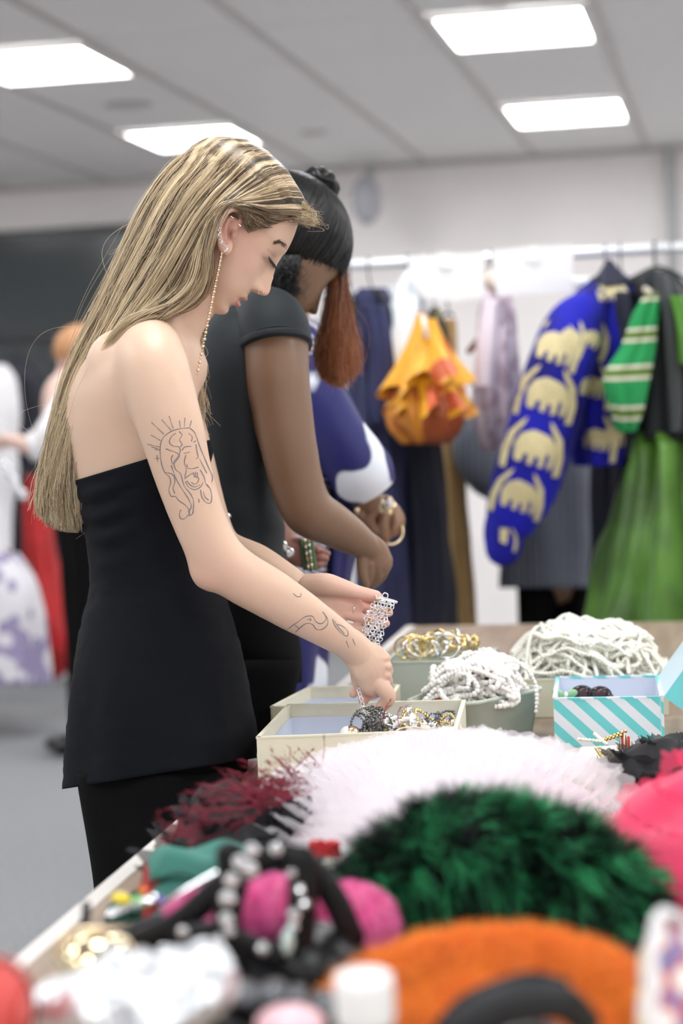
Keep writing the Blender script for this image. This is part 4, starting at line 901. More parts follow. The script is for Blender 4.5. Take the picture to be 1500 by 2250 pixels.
# crowd of hangers near the second head
g = garment('necklace_bundle', 'gold and black trimmings on a hanger at the left end of the rail', 'trimming', 775, 650, 8, 5.3)
b = MB()
for k in range(60): b.add(*ellpx(768+12*math.sin(k*2.1)+4*math.sin(k), 655+k*2.0, 5.3+.03*math.sin(k*1.3), 5, 5, .01, nu=5, nv=6))
b.build('tassels', M['olive'], g)
# ================================================================ far left group by the screen
M['ivory'] = mat('ivory_cloth', (.80,.78,.80), .8, var=.05); M['floral'] = print_mat('lavender_floral', (.70,.68,.72), (.30,.26,.42), 9, .52, rough=.8); M['red'] = mat('red_cloth', (.55,.012,.014), .6, var=.3, vs=4)
LG = 'garments hanging far behind the blonde hair'
def fgar(name, lab, cat, rows, D, m, amp=.012):
    e = empty(name, W(rows[-1][1]*.5+rows[-1][2]*.5, rows[-1][0], D), lab, cat, LG)
    gmesh(name+'_body', rows, D, m, e, amp=amp, n=48); top = rows[0]; P_ = W((top[1]+top[2])/2, top[0], D)
    mk('hanger', *tube([P_-CX*.15-CY*.05, P_+CY*.02, P_+CX*.15-CY*.05], .006, k=6), M['wire'], e); mk('hanger_hook', *tube([P_, np.array([P_[0],P_[1],1.62])], .004, k=6), M['wire'], e); return e
fgar('gown', 'pale ivory gown at the left picture edge', 'dress', [(800,-45,10,.05),(850,-62,36,.12),(960,-64,42,.14),(1100,-60,30,.13),(1240,-80,20,.16)], 8.3, M['ivory'])
fgar('floral_skirt', 'lavender and white floral skirt low at the left picture edge', 'skirt', [(1215,-60,40,.10),(1290,-90,82,.2),(1400,-105,98,.24),(1505,-110,104,.26)], 8.2, M['floral'])
fgar('red_dress', 'bright red dress hanging behind the ends of the blonde hair', 'dress', [(1045,66,98,.05),(1140,58,112,.10),(1290,58,140,.14),(1400,76,166,.15),(1450,78,158,.15),(1492,80,118,.10)], 8.75, M['red'])
fgar('black_coat', 'black coat hanging between the ivory gown and the red dress', 'coat', [(790,-10,60,.05),(860,20,96,.12),(1000,28,100,.14),(1240,30,112,.16)], 9.3, M['ink_navy'])
fgar('black_wrap', 'black wrap hanging right of the red dress', 'coat', [(1000,100,150,.05),(1140,100,190,.12),(1300,130,215,.12),(1380,168,212,.10)], 9.2, M['ink_navy'])
fgar('white_slip', 'white slip dress hanging just left of the black jacket', 'dress', [(1080,130,190,.05),(1200,140,220,.12),(1330,150,230,.12),(1490,140,230,.14)], 9.6, M['ivory'])
P_ = [W(-120,560,8.7), W(260,540,8.7)]; P_[1][2] = P_[0][2] = 1.64
e = empty('clothes_rack', ((P_[0]+P_[1])/2*np.array([1,1,0])), 'dark clothes rail far behind at the left in front of the screen', 'clothes rack'); mk('rail', *tube(P_, .015, k=10), M['wire'], e)
for p in P_: mk('post', *tube([p, (p[0],p[1],0.0)], .015, k=10), M['wire'], e); mk('foot', *tube([(p[0],p[1]-.25,.016), (p[0],p[1]+.25,.016)], .015, k=10), M['wire'], e)
w5 = empty('person', (*W(150,1500,7.6)[:2],0), 'person in a cream top far behind, reaching left past the blonde hair', 'person')
H5 = W(170,790,7.6); f5 = nrm(-CX*.9-CY*.3+CN*.2); u5 = nrm(CY-f5*(CY@f5)); M['skin5'] = mat('light_skin', (.72,.50,.42), .5)
b5 = [head_mesh(H5, f5, u5, np.cross(f5,u5), 1560, NU=50, NT=60), soft([tube([W(175,870,7.6),W(175,820,7.6),W(176,800,7.6)],[.07,.055,.05]), tube([W(165,880,7.6),W(170,1100,7.6)],[.13,.12]), tube([W(150,880,7.45),W(120,940,7.4),W(90,985,7.4),W(50,975,7.4),W(18,965,7.4)],[.05,.045,.04,.034,.028],n=30)], .012, 6)]
for k in range(5): b5.append(tube([W(20,960+k*4,7.4),W(6,958+k*6,7.4+.01*k),W(-6,962+k*7,7.4)], [.010,.009,.008]))
fuse(b5, .007, 'body', M['skin5'], w5, smooth=4); M['ginger'] = mat('ginger_hair', (.45,.22,.10), .6)
V_, F_ = ell(H5+(f5*-36+u5*60)/1560, f5*.104, np.cross(f5,u5)*.084, u5*.092, nu=18, nv=24); mk('hair', V_, [f for f in F_ if all((V_[i]-H5)@u5 > .6*((V_[i]-H5)@f5)-.03 for i in f)], M['ginger'], w5)
gmesh('top', [(868,128,200,.08),(900,110,215,.14),(1000,112,222,.15),(1120,118,222,.15)], 7.6, M['ivory'], w5, n=40); V_, F_ = tube([W(160,885,7.48),W(122,940,7.4),W(94,976,7.4),W(66,982,7.4)], [.075,.065,.06,.055], k=20, n=24, caps=False); mk('sleeve', V_, F_, M['ivory'], w5)
gmesh('trousers', [(1110,120,222,.15),(1300,140,220,.12),(1500,150,215,.11),(1640,155,210,.11)], 7.6, M['trouser'], w5, n=40)
c = W(170,1650,7.6); V_, F_ = ell((c[0],c[1],.04), CX*.13, (0,0,.04), CN*.09); V_[:,2] = np.maximum(V_[:,2], .001); mk('shoe', V_, F_, M['shoe'], w5)
g = empty('chain_bag', W(30,1080,7.3), 'bright silver chain bag dangling by the ivory gown', 'bag', None); b = MB()
for k in range(9): b.add(*ellpx(12+k*5+4*math.sin(k*2), 1020+k*9, 7.3, 9, 9, .02, nu=6, nv=8))
b.build('chain', M['gem'], g)
# ================================================================ tables
M['wood'] = mat('table_oak', (.36,.27,.20), .45, spec=.4, col2=(.28,.205,.15), vs=5, bump=.05, bs=40)
wn = M['wood'].node_tree; mp_ = wn.nodes.new('ShaderNodeMapping'); mp_.inputs['Scale'].default_value = (8,.6,1); _tn = [n for n in wn.nodes if n.type == 'TEX_NOISE'][0]
wn.links.new([n for n in wn.nodes if n.type == 'TEX_COORD'][0].outputs['Object'], mp_.inputs[0]); wn.links.new(mp_.outputs[0], _tn.inputs['Vector'])
M['edge'] = mat('pale_edge', (.70,.66,.62), .5); M['steel'] = mat('grey_steel', (.35,.35,.37), .35, metal=.8)
TZ = .75
def table(name, lab, x0, x1, ya, yb, sk=0.0):
    e = empty(name, ((x0+x1)/2,(ya+yb)/2,0), lab, 'table', 'tables pushed end to end'); X0_, X1_ = x0, x0+sk
    mk('tabletop', *slab([(x0,ya,TZ-.025),(x1,ya,TZ-.025),(x1+sk,yb,TZ-.025),(x0+sk,yb,TZ-.025)], (0,0,1), .025), M['wood'], e, False)
    mk('edge_band', *slab([(x0-.003,ya,TZ-.027),(x0+.018,ya,TZ-.027),(x0+.018+sk,yb,TZ-.027),(x0-.003+sk,yb,TZ-.027)], (0,0,1), .028), M['edge'], e, False)
    for x in (x0+.07, x1-.07):
        for y in (ya+.08, yb-.08): mk('leg', *tube([(x,y,.0),(x,y,TZ-.03)], .018, k=12, n=2, caps=False), M['steel'], e)
        mk('crossbar', *tube([(x,ya+.08,.66),(x,yb-.08,.66)], .012, k=10, n=2), M['steel'], e)
table('table', 'near oak table under the furs, tulle and bags', -.655, .55, 1.00, 2.80, -.065)
table('table', 'far oak table with bare wooden top behind the jewellery boxes', -.72, .55, 2.803, 4.61, -.06)
# ================================================================ fast small pieces
_u, _f = ell((0,0,0),(1,0,0),(0,1,0),(0,0,1), nu=4, nv=6); _u = np.array(_u)
def cloud(P, r, jitter=0.0, seed=0, squash=None):
    """a bead at every point, as one geometry"""
    P = np.asarray(P, float); n = len(_u); r = np.full(len(P), r) if np.isscalar(r) else np.asarray(r); g = np.random.default_rng(seed)
    S = _u[None]*r[:,None,None]*(1+jitter*g.standard_normal((len(P),1,3)))
    V = (P[:,None]+S).reshape(-1,3); return V, [tuple(i+k*n for i in f) for k in range(len(P)) for f in _f]
def path_on(hf, cx, cy, rx, ry, seed, n=260, loops=3):
    g = np.random.default_rng(seed); t = np.linspace(0, 2*math.pi, n); x = np.zeros(n); y = np.zeros(n)
    for k in range(1, loops+3):
        x += g.normal()*np.sin(k*t+g.random()*6.28)/k**.6; y += g.normal()*np.sin(k*t+g.random()*6.28)/k**.6
    x *= rx/(abs(x).max()+1e-6)*(.75+.25*g.random()); y *= ry/(abs(y).max()+1e-6)*(.75+.25*g.random()); x += cx; y += cy
    x = x+.0; base_ = hf(cx+9,cy+9); lay_ = .35+.65*g.random()**.6; z = base_+(np.array([hf(a,b) for a,b in zip(x,y)])-base_)*np.clip(lay_+.3*np.sin((2+3*g.random())*t+g.random()*6),.1,1.12)*np.array([1+.22*noise.noise(Vector((a*22,b*22,2))) for a,b in zip(x,y)]); return np.stack([x,y,z],1)
def respace(P, step):
    d = np.concatenate([[0], np.cumsum(np.linalg.norm(np.diff(P,axis=0),axis=1))]); s = np.arange(0, d[-1], step); return np.stack([np.interp(s, d, P[:,k]) for k in range(3)],1)
def openbox(name, lab, C4, z0, h, mo, mi, th=.004, cat='box', grp=None, rimw=0, parent=None):
    """C4: bottom outline; walls, floor and lining built as panels"""
    C4 = [np.array(c, float) for c in C4]; cen = sum(C4)/4; e = empty(name, (cen[0],cen[1],z0), lab, cat, grp)
    up = np.array([0,0,1.]); b = MB(); b2 = MB()
    for i in range(4):
        a, c = C4[i], C4[(i+1)%4]; a3, c3 = np.array([*a,z0]), np.array([*c,z0]); n_ = nrm(np.cross(c3-a3, up)); n_ = n_ if n_@np.array([*(cen-a),0]) > 0 else -n_
        w = MB().add(*slab([a3, c3, c3+up*h, a3+up*h], n_, th)).build('side_panel', mo, e, False)
        b2.add(*slab([a3+n_*(th+.0004)+up*.002, c3+n_*(th+.0004)+up*.002, c3+n_*(th+.0004)+up*(h-.018 if rimw else h-.003), a3+n_*(th+.0004)+up*(h-.018 if rimw else h-.003)], n_, .0008))
        d = nrm(c3-a3); MB().add(*box((a3+c3)/2+up*(h-.0006)+n_*th/2, np.linalg.norm(c3-a3), th*1.5, .0028, d, n_, up)).build('rim', mo, w, False)
    b2.build('lining', mi, e, False)
    mk('bottom_panel', *slab([np.array([*(c+(cen-c)*.01), z0+.0005]) for c in C4], up, .003), mi, e, False); return e
M['cream'] = mat('cream_card', (.78,.74,.58), .6, var=.05); M['lin'] = mat('white_lining', (.66,.71,.82), .7); M['sage'] = mat('sage_plastic', (.50,.56,.49), .5); M['sage_in'] = mat('sage_inside', (.60,.63,.56), .5)
B1 = [(-.632,2.515),(-.375,2.565),(-.400,2.835),(-.656,2.805)]
openbox('box', 'large open cream cardboard box nearest the blonde woman\'s fist', B1, TZ+.001, .083, M['cream'], M['lin'], grp='cream boxes', rimw=1)
B2 = [(-.695,2.858),(-.520,2.872),(-.538,3.08),(-.682,3.065)]
openbox('box', 'second open cream box behind the first, under the blonde woman\'s fist', B2, TZ+.001, .072, M['cream'], M['lin'], grp='cream boxes', rimw=1)
B3 = [(-.572,3.14),(-.432,3.145),(-.408,3.31),(-.580,3.335)]
openbox('box', 'deep sage green box heaped with gold bangles at the far left', B3, TZ+.001, .100, M['sage'], M['sage_in'])
B5 = [(-.405,3.19),(-.125,3.215),(-.135,3.45),(-.39,3.46)]
openbox('box', 'wide cream tray heaped with white pearl strings at the back', B5, TZ+.001, .062, M['cream'], M['lin'], rimw=1)
# rounded plastic tub
tub = empty('tub', (-.40,2.99,TZ), 'sage green plastic tub with rounded corner, overflowing with pearls', 'tub')
def rrect(C, r, n=6):
    out = []; C = [np.array(c,float) for c in C]
    for i in range(4):
        p, a, b_ = C[i], C[i-1], C[(i+1)%4]; u, v = nrm(a-p), nrm(b_-p)
        for t in np.linspace(0,1,n): q = p+u*r*(1-t)**2+v*r*t**2; out.append(q)
    return out
B4 = [(-.500,2.895),(-.398,2.868),(-.303,3.03),(-.452,3.10)]; cen = np.mean(B4,0)
rr = []
for s, z in ((.86,0),(.88,.002),(1.0,.068),(1.045,.069),(1.045,.074),(.985,.074),(.97,.068),(.85,.006)): rr.append([(*(cen+(p-cen)*s), TZ+.001+z) for p in rrect(B4,.03)])
mk('tub_body', *loft(rr[:6], cap=False), M['sage'], tub); V_, F_ = loft(rr[5:], cap=False); n = len(rr[0]); F_ = F_+[tuple(range(2*n,3*n))]; mk('tub_inside', V_, F_, M['sage_in'], tub)
# striped box
M['teal_stripe'] = bpy.data.materials.new('diagonal_stripes'); m = M['teal_stripe']; m.use_nodes = True; nt = m.node_tree; N = nt.nodes; L = nt.links
tc = N.new('ShaderNodeTexCoord'); sx = N.new('ShaderNodeSeparateXYZ'); L.new(tc.outputs['Object'], sx.inputs[0]); a = N.new('ShaderNodeMath'); a.operation = 'MULTIPLY_ADD'; a.inputs[1].default_value = 1.05; L.new(sx.outputs[2], a.inputs[0]); L.new(sx.outputs[0], a.inputs[2])
c = N.new('ShaderNodeMath'); c.operation = 'MULTIPLY'; c.inputs[1].default_value = 26; L.new(a.outputs[0], c.inputs[0]); d = N.new('ShaderNodeMath'); d.operation = 'FRACT'; L.new(c.outputs[0], d.inputs[0])
e_ = N.new('ShaderNodeMath'); e_.operation = 'GREATER_THAN'; e_.inputs[1].default_value = .5; L.new(d.outputs[0], e_.inputs[0]); mx = N.new('ShaderNodeMixRGB'); mx.inputs[1].default_value = (.80,.86,.93,1); mx.inputs[2].default_value = (.16,.66,.68,1); L.new(e_.outputs[0], mx.inputs[0]); L.new(mx.outputs[0], N['Principled BSDF'].inputs['Base Color']); N['Principled BSDF'].inputs['Roughness'].default_value = .4
M['aqua'] = mat('aqua_card', (.17,.66,.70), .5); M['pale_aqua'] = mat('pale_card', (.62,.80,.88), .5)
B6 = [(-.281,2.915),(-.121,2.922),(-.138,3.155),(-.298,3.150)]
sb = openbox('box', 'open gift box with turquoise and white diagonal stripes', B6, TZ+.001, .072, M['teal_stripe'], M['lin'])
h6 = TZ+.073; p1, p2 = np.array([-.121,2.922,h6]), np.array([-.138,3.155,h6]); up = np.array([.60,.02,.80]); n_ = nrm(np.cross(p2-p1, up))
mk('lid', *slab([p1+up*.0, p2+up*.0, p2+up*.13, p1+up*.13-np.array([0,-.01,0])], n_, .003), M['pale_aqua'], sb, False)
mk('lid_flap', *slab([p1+np.array([.001,-.001,0]), p1+up*.13+np.array([0,.008,0]), p1+up*.12+np.array([.03,.0,-.07]), p1+np.array([.05,-.004,-.035])], (0,-1,0), .002), M['aqua'], sb, False)
# ---- pearls 
M['pearl'] = mat('ivory_pearl', (.98,.97,.88), .5, spec=.4, coat=.0); M['wpearl'] = mat('white_pearl', (.98,.96,.93), .5, spec=.4, coat=.0); M['gpearl'] = mat('grey_bead', (.20,.22,.25), .3, spec=.6)
M['bronze'] = mat('dark_metal', (.22,.21,.20), .3, metal=.9); M['orange_gem'] = mat('orange_bead', (.85,.18,.01), .2); M['brown_gem'] = mat('tortoise_bead', (.10,.03,.012), .15)
def heap(cx, cy, rx, ry, z0, H, pw=1.0): return lambda x, y: z0+H*max(0, 1-((x-cx)/rx)**2-((y-cy)/ry)**2)**pw
hf5 = heap(-.262,3.32,.150,.15,TZ+.028,.105,.45)
labs5 = 'ivory seed pearl necklace tangled in the heap on the wide cream tray'
for k in range(32):
    g_ = np.random.default_rng(k+50); P_ = path_on(hf5, -.262+g_.normal()*.02, 3.305+g_.normal()*.02, .125, .10, k+100, 700, 5); P_ = respace(P_, .0058)
    P_[:,0] = np.clip(P_[:,0], -.398, -.133); P_[:,1] = np.clip(P_[:,1], 3.20, 3.44)
    o = MB().add(*cloud(P_[:520], .0037)).build('pearl_necklace', M['pearl'], None); tag(o, labs5, 'necklace', 'ivory pearl necklaces heaped on the tray')
g_ = np.random.default_rng(9)
P_ = respace(path_on(heap(-.392,3.27,.06,.06,TZ+.05,.04), -.392, 3.27, .035, .04, 77, 500, 5), .0045); P_[:,0] = np.maximum(P_[:,0], -.40)
tag(MB().add(*cloud(P_[:500], .0028)).build('bead_necklace', M['gpearl'], None), 'blue-grey bead necklace at the left end of the ivory pearl heap', 'necklace')
hf4 = heap(-.405,3.0,.105,.115,TZ+.045,.072,.5)
for k in range(16):
    P_ = respace(path_on(hf4, -.405, 2.985, .08, .072, k+300, 400, 4), .0062)[:210]; g_ = np.random.default_rng(k)
    o = MB().add(*cloud(P_, .0043, .14, k)).build('pearl_necklace', M['wpearl'], None); tag(o, 'chunky white baroque pearl necklace heaped in the sage tub', 'necklace', 'baroque pearl necklaces in the tub')
P_ = respace(cr(np.array([(-.37,2.99,.865),(-.345,2.975,.872),(-.325,2.965,.862),(-.312,2.962,.84),(-.310,2.96,.815),(-.312,2.958,.795)]),60), .0062)
tag(MB().add(*cloud(P_, .0037, .12, 3)).build('pearl_necklace', M['wpearl'], None), 'white pearl strand spilling over the right rim of the sage tub', 'necklace')
for (px,py,m_,l_) in ((962,1531,'orange_gem','orange glass bead at the left of the white pearl tub'),(1058,1508,'orange_gem','upper orange bead among the white pearls in the tub'),(1072,1527,'orange_gem','lower orange bead among the white pearls in the tub'),(1130,1518,'brown_gem','brown tortoise pendant at the right of the white pearl tub')):
    o = mk('pendant', *ellpx(px,py,3.0,14 if m_ == 'brown_gem' else 8,10,.006), M[m_], None); tag(o, l_, 'pendant')
# gold bangles heap in the deep sage box
hf3 = heap(-.495,3.23,.11,.12,TZ+.085,.040,.7); M['gold2'] = mat('pale_gold', (.80,.62,.28), .22, metal=1)
for k in range(34):
    g_ = np.random.default_rng(k+700); x = -.495+g_.uniform(-.058,.058); y = 3.225+g_.uniform(-.055,.06); c = np.array([x,y,hf3(x,y)-.006+g_.random()*.008]); ax = nrm(g_.standard_normal(3)+np.array([0,1.2,.2])); u_ = nrm(np.cross(ax,(0,0,1))); v_ = np.cross(ax,u_); r_ = g_.uniform(.011,.02)
    o = mk('bangle', *tube([c+u_*r_*math.cos(t)+v_*r_*math.sin(t) for t in np.linspace(0,6.283,22)], g_.uniform(.0012,.0028), k=6, n=22, caps=False), (M['gold2'],M['gold2'],M['silver'])[k%3], None)
    tag(o, 'gold bangle in the heap filling the deep sage box' if k%3 != 2 else 'silver bangle in the heap filling the deep sage box', 'bangle', 'bangles in the deep sage box')
o = mk('brooch', *tube([W(1025,1430,3.25),W(1030,1410,3.24),W(1024,1396,3.24)], [.004,.005,.002], k=8), M['gold'], None); tag(o, 'pointed gold brooch sticking up from the gold bangles', 'brooch')
o = mk('pendant', *ellpx(1032,1441,3.2,13,8,.008), M['orange_gem'], None); tag(o, 'orange pendant at the right end of the gold bangles', 'pendant')
# jewellery in the near cream box
hf1 = heap(-.47,2.70,.14,.12,TZ+.030,.058,.5)
spec = [('bronze','dark metal chain necklace','chain'),('wpearl','white pearl bracelet','bracelet'),('gold2','thin gold chain','chain'),('bronze','dark grey link bracelet','bracelet'),('silver','silver link chain','chain')]
for k in range(20):
    m_, l_, c_ = spec[k%5]; g_ = np.random.default_rng(k+900); cx_ = -.47+g_.uniform(-.05,.055)+(.02 if m_ == 'wpearl' else 0); P_ = respace(path_on(hf1, cx_, 2.68+g_.uniform(-.03,.03), .035, .03, k+400, 300, 3), .0042)[:170]; P_[:,0] = np.clip(P_[:,0],-.60,-.385)
    o = MB().add(*cloud(P_, .0034 if m_ == 'wpearl' else .0021, .2, k)).build('jewellery_string', M[m_], None); tag(o, l_+' tangled in the near cream box', c_, 'jewellery tangled in the near cream box')
cb = W(772,1612,2.72); o = mk('ring_box_bead', *ell(cb, CX*.013, CY*.011, CN*.012), M['gold'], None); o.name = 'dome_earring'; tag(o, 'round pearl and gold dome earring at the left of the tangled jewellery', 'earring')
mk('pearl_face', *ell(cb-CX*.006, CX*.010, CY*.0105, CN*.0115), M['wpearl'], o)
o = mk('bangle', *tube([W(905+38*math.cos(t),1612-14*math.sin(t),2.68+.01*math.cos(t)) for t in np.linspace(.2,3.0,20)], .0016, k=8), M['gold'], None); tag(o, 'fine gold bangle standing in the near cream box', 'bangle')
# things in the striped box
e = empty('sunglasses', W(1290,1528,3.05), 'dark round sunglasses lying in the striped box', 'sunglasses'); M['lens'] = mat('dark_lens', (.06,.025,.03), .1, spec=.7)
for x, y in ((1278,1524),(1318,1526)):
    lo_ = mk('lens', *ellpx(x,y,3.05,22,16,.003), M['lens'], e); mk('rim', *tube([W(x+24*math.cos(t),y+17*math.sin(t),3.045) for t in np.linspace(0,6.3,24)], .0014, k=6, caps=False), M['dark'], lo_)
mk('temple', *tube([W(1342,1524,3.05),W(1352,1538,3.0)], .0016, k=6), M['dark'], e)
M['leafgreen'] = mat('green_satin', (.25,.50,.25), .4); e = empty('hair_clip', W(1240,1535,3.03), 'green satin bow clip at the left of the striped box', 'hair clip')
for s, rt in ((-1,.6),(1,-.3)): mk('bow_loop', *ellpx(1240+s*14,1524,3.03,15,9,.006,rot=math.degrees(rt)), M['leafgreen'], e)
mk('bow_centre', *ellpx(1243,1526,3.02,4,6,.006), M['wpearl'], e)
e = mk('pencil', *tube([W(1330,1522,3.06),W(1348,1540,3.0)], .003, k=8), M['dark'], None); tag(e, 'short black pencil leaning in the striped box', 'pencil')
# watch at the right rim of the wide tray
e = empty('watch', W(1424,1460,3.4), 'black rubber watch band standing on the rim of the pearl tray', 'watch')
mk('band', *tube([W(1424+17*math.cos(t),1463+24*math.sin(t),3.40) for t in np.linspace(0,6.28,30)], .009, k=14, caps=False, flat=.3, flatdir=CN), M['dark'], e)
mk('buckle', *ellpx(1426,1447,3.39,8,5,.003), M['silver'], e)
# little tray of clips
e = empty('clip_tray', W(1335,1655,2.72), 'small white tray of pearl hair clips in front of the striped box', 'tray')
tr = [onz(1268,1668,TZ+.012)[:2],onz(1400,1662,TZ+.012)[:2],onz(1392,1634,TZ+.012)[:2],onz(1275,1640,TZ+.012)[:2]]; mk('tray_base', *slab([np.array([*p,TZ+.001]) for p in tr], (0,0,1), .010), M['ivory'], e, False)
for k in range(16):
    g_ = np.random.default_rng(k+40); c = W(1285+g_.random()*90, 1662-g_.random()*16, 2.75); c[2] = TZ+.016+g_.random()*.010+.02*(k%4 == 0); a_ = g_.random()*3.14; v_ = np.array([math.cos(a_),math.sin(a_),.5*g_.random()])
    o = MB().add(*cloud([c+v_*t for t in np.linspace(-.015,.015,7)], .0028)).build('hair_clip', M['pearl'] if k%3 else M['gold2'], None); tag(o, 'small pearl hair clip on the tray before the striped box', 'hair clip', 'pearl clips on the small tray')
M['tartan'] = print_mat('tartan', (.45,.03,.03), (.02,.10,.08), 60, .5, (1,1,1), 'S', c3=(.75,.7,.5))
e = empty('hair_bow', W(1378,1640,2.75), 'red and green tartan bow standing on the small clip tray', 'hair bow')
for s, x in ((-1,1368),(1,1382)): mk('bow_loop', *ellpx(x,1638+s*3,2.75,8,24,.010,rot=-6*s), M['tartan'], e)
mk('bow_knot', *ellpx(1375,1646,2.74,5,7,.008), M['tartan'], e)
# ---- bracelet in the blonde woman's hands
wb = empty('bracelet', W(822,1372,2.82), 'wide silver rhinestone chain bracelet held up between the blonde woman\'s hands', 'bracelet')
mk('end_bar', *tube([W(826,1311,2.825),W(870,1323,2.825)], .0022, k=8), M['silver'], wb)
mk('clasp', *tube([W(846+6*math.cos(t),1309+6*math.sin(t),2.825) for t in np.linspace(0,6.28,14)], .001, k=6, caps=False), M['silver'], wb)
L0, L1 = np.array([(828,1318),(806,1350),(800,1385),(790,1420)],float), np.array([(868,1328),(852,1360),(842,1395),(832,1425)],float)
lk = MB(); gm = MB(); am = MB(); n_ = 0
for i in range(15):
    t = i/14; a = cr(L0, 15)[i]; c = cr(L1, 15)[i]
    for j in range(6):
        s = (j+.5*(i%2))/6; p = a*(1-s)+c*s; P_ = W(p[0],p[1],2.818+.003*math.sin(i+j)); an = (i*2.4+j*1.7)
        u_, v_ = CX*math.cos(an)+CY*math.sin(an), -CX*math.sin(an)+CY*math.cos(an)
        lk.add(*tube([P_+u_*.0034*math.cos(q)+v_*.0024*math.sin(q)+CN*.0012*math.sin(q+i) for q in np.linspace(0,6.283,11)], .0008, k=5, n=11, caps=False))
        if (i*3+j*2) % 4 == 0: (am if (i+j) % 7 == 0 else gm).add(*ell(P_+CN*.001, u_*.0026, v_*.0026, CN*.002, nu=5, nv=6))
lk.build('chain_links', M['silver'], wb); gm.build('rhinestones', M['gem'], wb, False); am.build('amber_stones', M['amber'], wb)
ln = MB()
Pc = cr(np.array([W(786,1512,2.77),W(792,1530,2.765),W(798,1552,2.76),W(808,1572,2.755),W(820,1592,2.74)]),17)
for i, c in enumerate(Pc):
    t_ = nrm(Pc[min(i+1,16)]-Pc[max(i-1,0)]); sdir = CX if i % 2 else CN; ln.add(*tube([c+t_*.004*math.cos(q)+nrm(sdir-t_*(sdir@t_))*.0022*math.sin(q) for q in np.linspace(0,6.283,10)], .0006, k=5, n=10, caps=False))
ln.build('extension_chain', M['silver'], wb)
# ================================================================ tulle, furs and foreground
M['tulle'] = mat('white_tulle', (.94,.915,.94), .9, transl=.5, alpha=.42); M['tulle_core'] = mat('tulle_core', (.93,.82,.86), .9, var=.05, vs=9, transl=.3)
def tulle(parent, cx, cy, rx, ry, z0, H, m, layers=10, seg=300, hgt=.045, amp=.012, seed=1, sharp=1.0, wv=26, pw=.7):
    g_ = np.random.default_rng(seed)
    for k in range(layers):
        r = .12+.88*(k+.5)/layers; V = []; R_ = 4; ph = g_.random()*6; fq = wv*(.4+.8*r)
        for i in range(seg):
            a = 2*math.pi*i/seg; wob = 1+.06*noise.noise(Vector((math.cos(a)*2+seed, math.sin(a)*2, k*.7)))
            for q in range(R_):
                t = q/(R_-1); fr = amp*t*(math.sin(a*fq+ph+2*noise.noise(Vector((a*3,k,seed))))*sharp+.8*noise.noise(Vector((a*14,k*3,q*.5))))
                rad = r*wob+(.6*hgt*t*(.3+.7*r)+fr)/rx; zz = z0+H*max(0,1-(r*.92)**2)**pw-.01+hgt*t*(1-.6*r)+.5*fr+.006*noise.noise(Vector((a*9,k*2,5)))
                V.append((cx+rx*rad*math.cos(a), cy+ry*rad*math.sin(a), max(zz, TZ+.004)))
        Fc = [(i*R_+q, ((i+1)%seg)*R_+q, ((i+1)%seg)*R_+q+1, i*R_+q+1) for i in range(seg) for q in range(R_-1)]
        mk('tulle_ruffle', V, Fc, m, parent)
def dome(cx, cy, rx, ry, z0, H, seed=0, amp=.012, n=70, fr=9, pw=.6):
    V = []; k = 26
    for i in range(k+1):
        r = i/k
        for j in range(n): a = 2*math.pi*j/n; x, y = cx+rx*r*math.cos(a), cy+ry*r*math.sin(a); z = z0+H*max(0,1-r*r)**pw+amp*(1-r**4)*nz((x,y,0), fr, seed)+amp*.5*(1-r**4)*nz((x,y,0), fr*3, seed); V.append((x,y,max(z,z0)))
    Fc = [(i*n+j, (i+1)*n+j, (i+1)*n+(j+1)%n, i*n+(j+1)%n) for i in range(k) for j in range(n)]+[tuple(k*n+j for j in range(n))[::-1]]; return V, Fc
tt_ = empty('tutu', (-.33,2.26,TZ), 'frothy pale pink-white tulle tutu spread over the table', 'tutu')
mk('tulle_core', *dome(-.355,2.25,.205,.29,TZ+.001,.075,3,.018,pw=.4), M['tulle_core'], tt_)
tulle(tt_, -.355, 2.25, .208, .30, TZ, .090, M['tulle'], layers=13, amp=.009, hgt=.050, seed=4, wv=11, sharp=.5, pw=.4, seg=420)
tulle(tt_, -.175, 2.42, .095, .11, TZ, .012, M['tulle'], layers=3, amp=.010, hgt=.028, seed=9, wv=9, seg=160, sharp=.7)
tulle(tt_, -.175, 2.22, .085, .14, TZ, .03, M['tulle'], layers=3, amp=.010, hgt=.03, seed=19, wv=9, seg=160, sharp=.7)
M['pink'] = mat('hot_pink_tulle', (.95,.03,.15), .8, transl=.15, sheen=.3, var=.15, vs=8); M['pink_sheer'] = mat('pink_sheer', (.95,.08,.22), .8, transl=.4, alpha=.45)
pk = empty('skirt', (.0,2.05,TZ), 'hot pink tulle skirt bunched at the right edge', 'skirt')
mk('skirt_mass', *dome(.005,2.06,.165,.26,TZ+.001,.155,8,.035,fr=7), M['pink'], pk)
tulle(pk, .0, 2.05, .165, .26, TZ, .150, M['pink_sheer'], layers=5, amp=.008, hgt=.018, seed=14, wv=5, seg=200, sharp=.6)
M['net'] = mat('black_net', (.012,.012,.016), .7, alpha=.8)
bn = empty('net_veil', (-.10,2.62,TZ), 'black net veil crumpled beside the striped box', 'veil'); mk('net_mass', *dome(-.085,2.67,.11,.10,TZ+.001,.058,5,.018,fr=14), M['net'], bn)
tulle(bn, -.10, 2.66, .11, .10, TZ, .04, M['net'], layers=3, amp=.008, hgt=.03, seed=31, wv=11, seg=120)
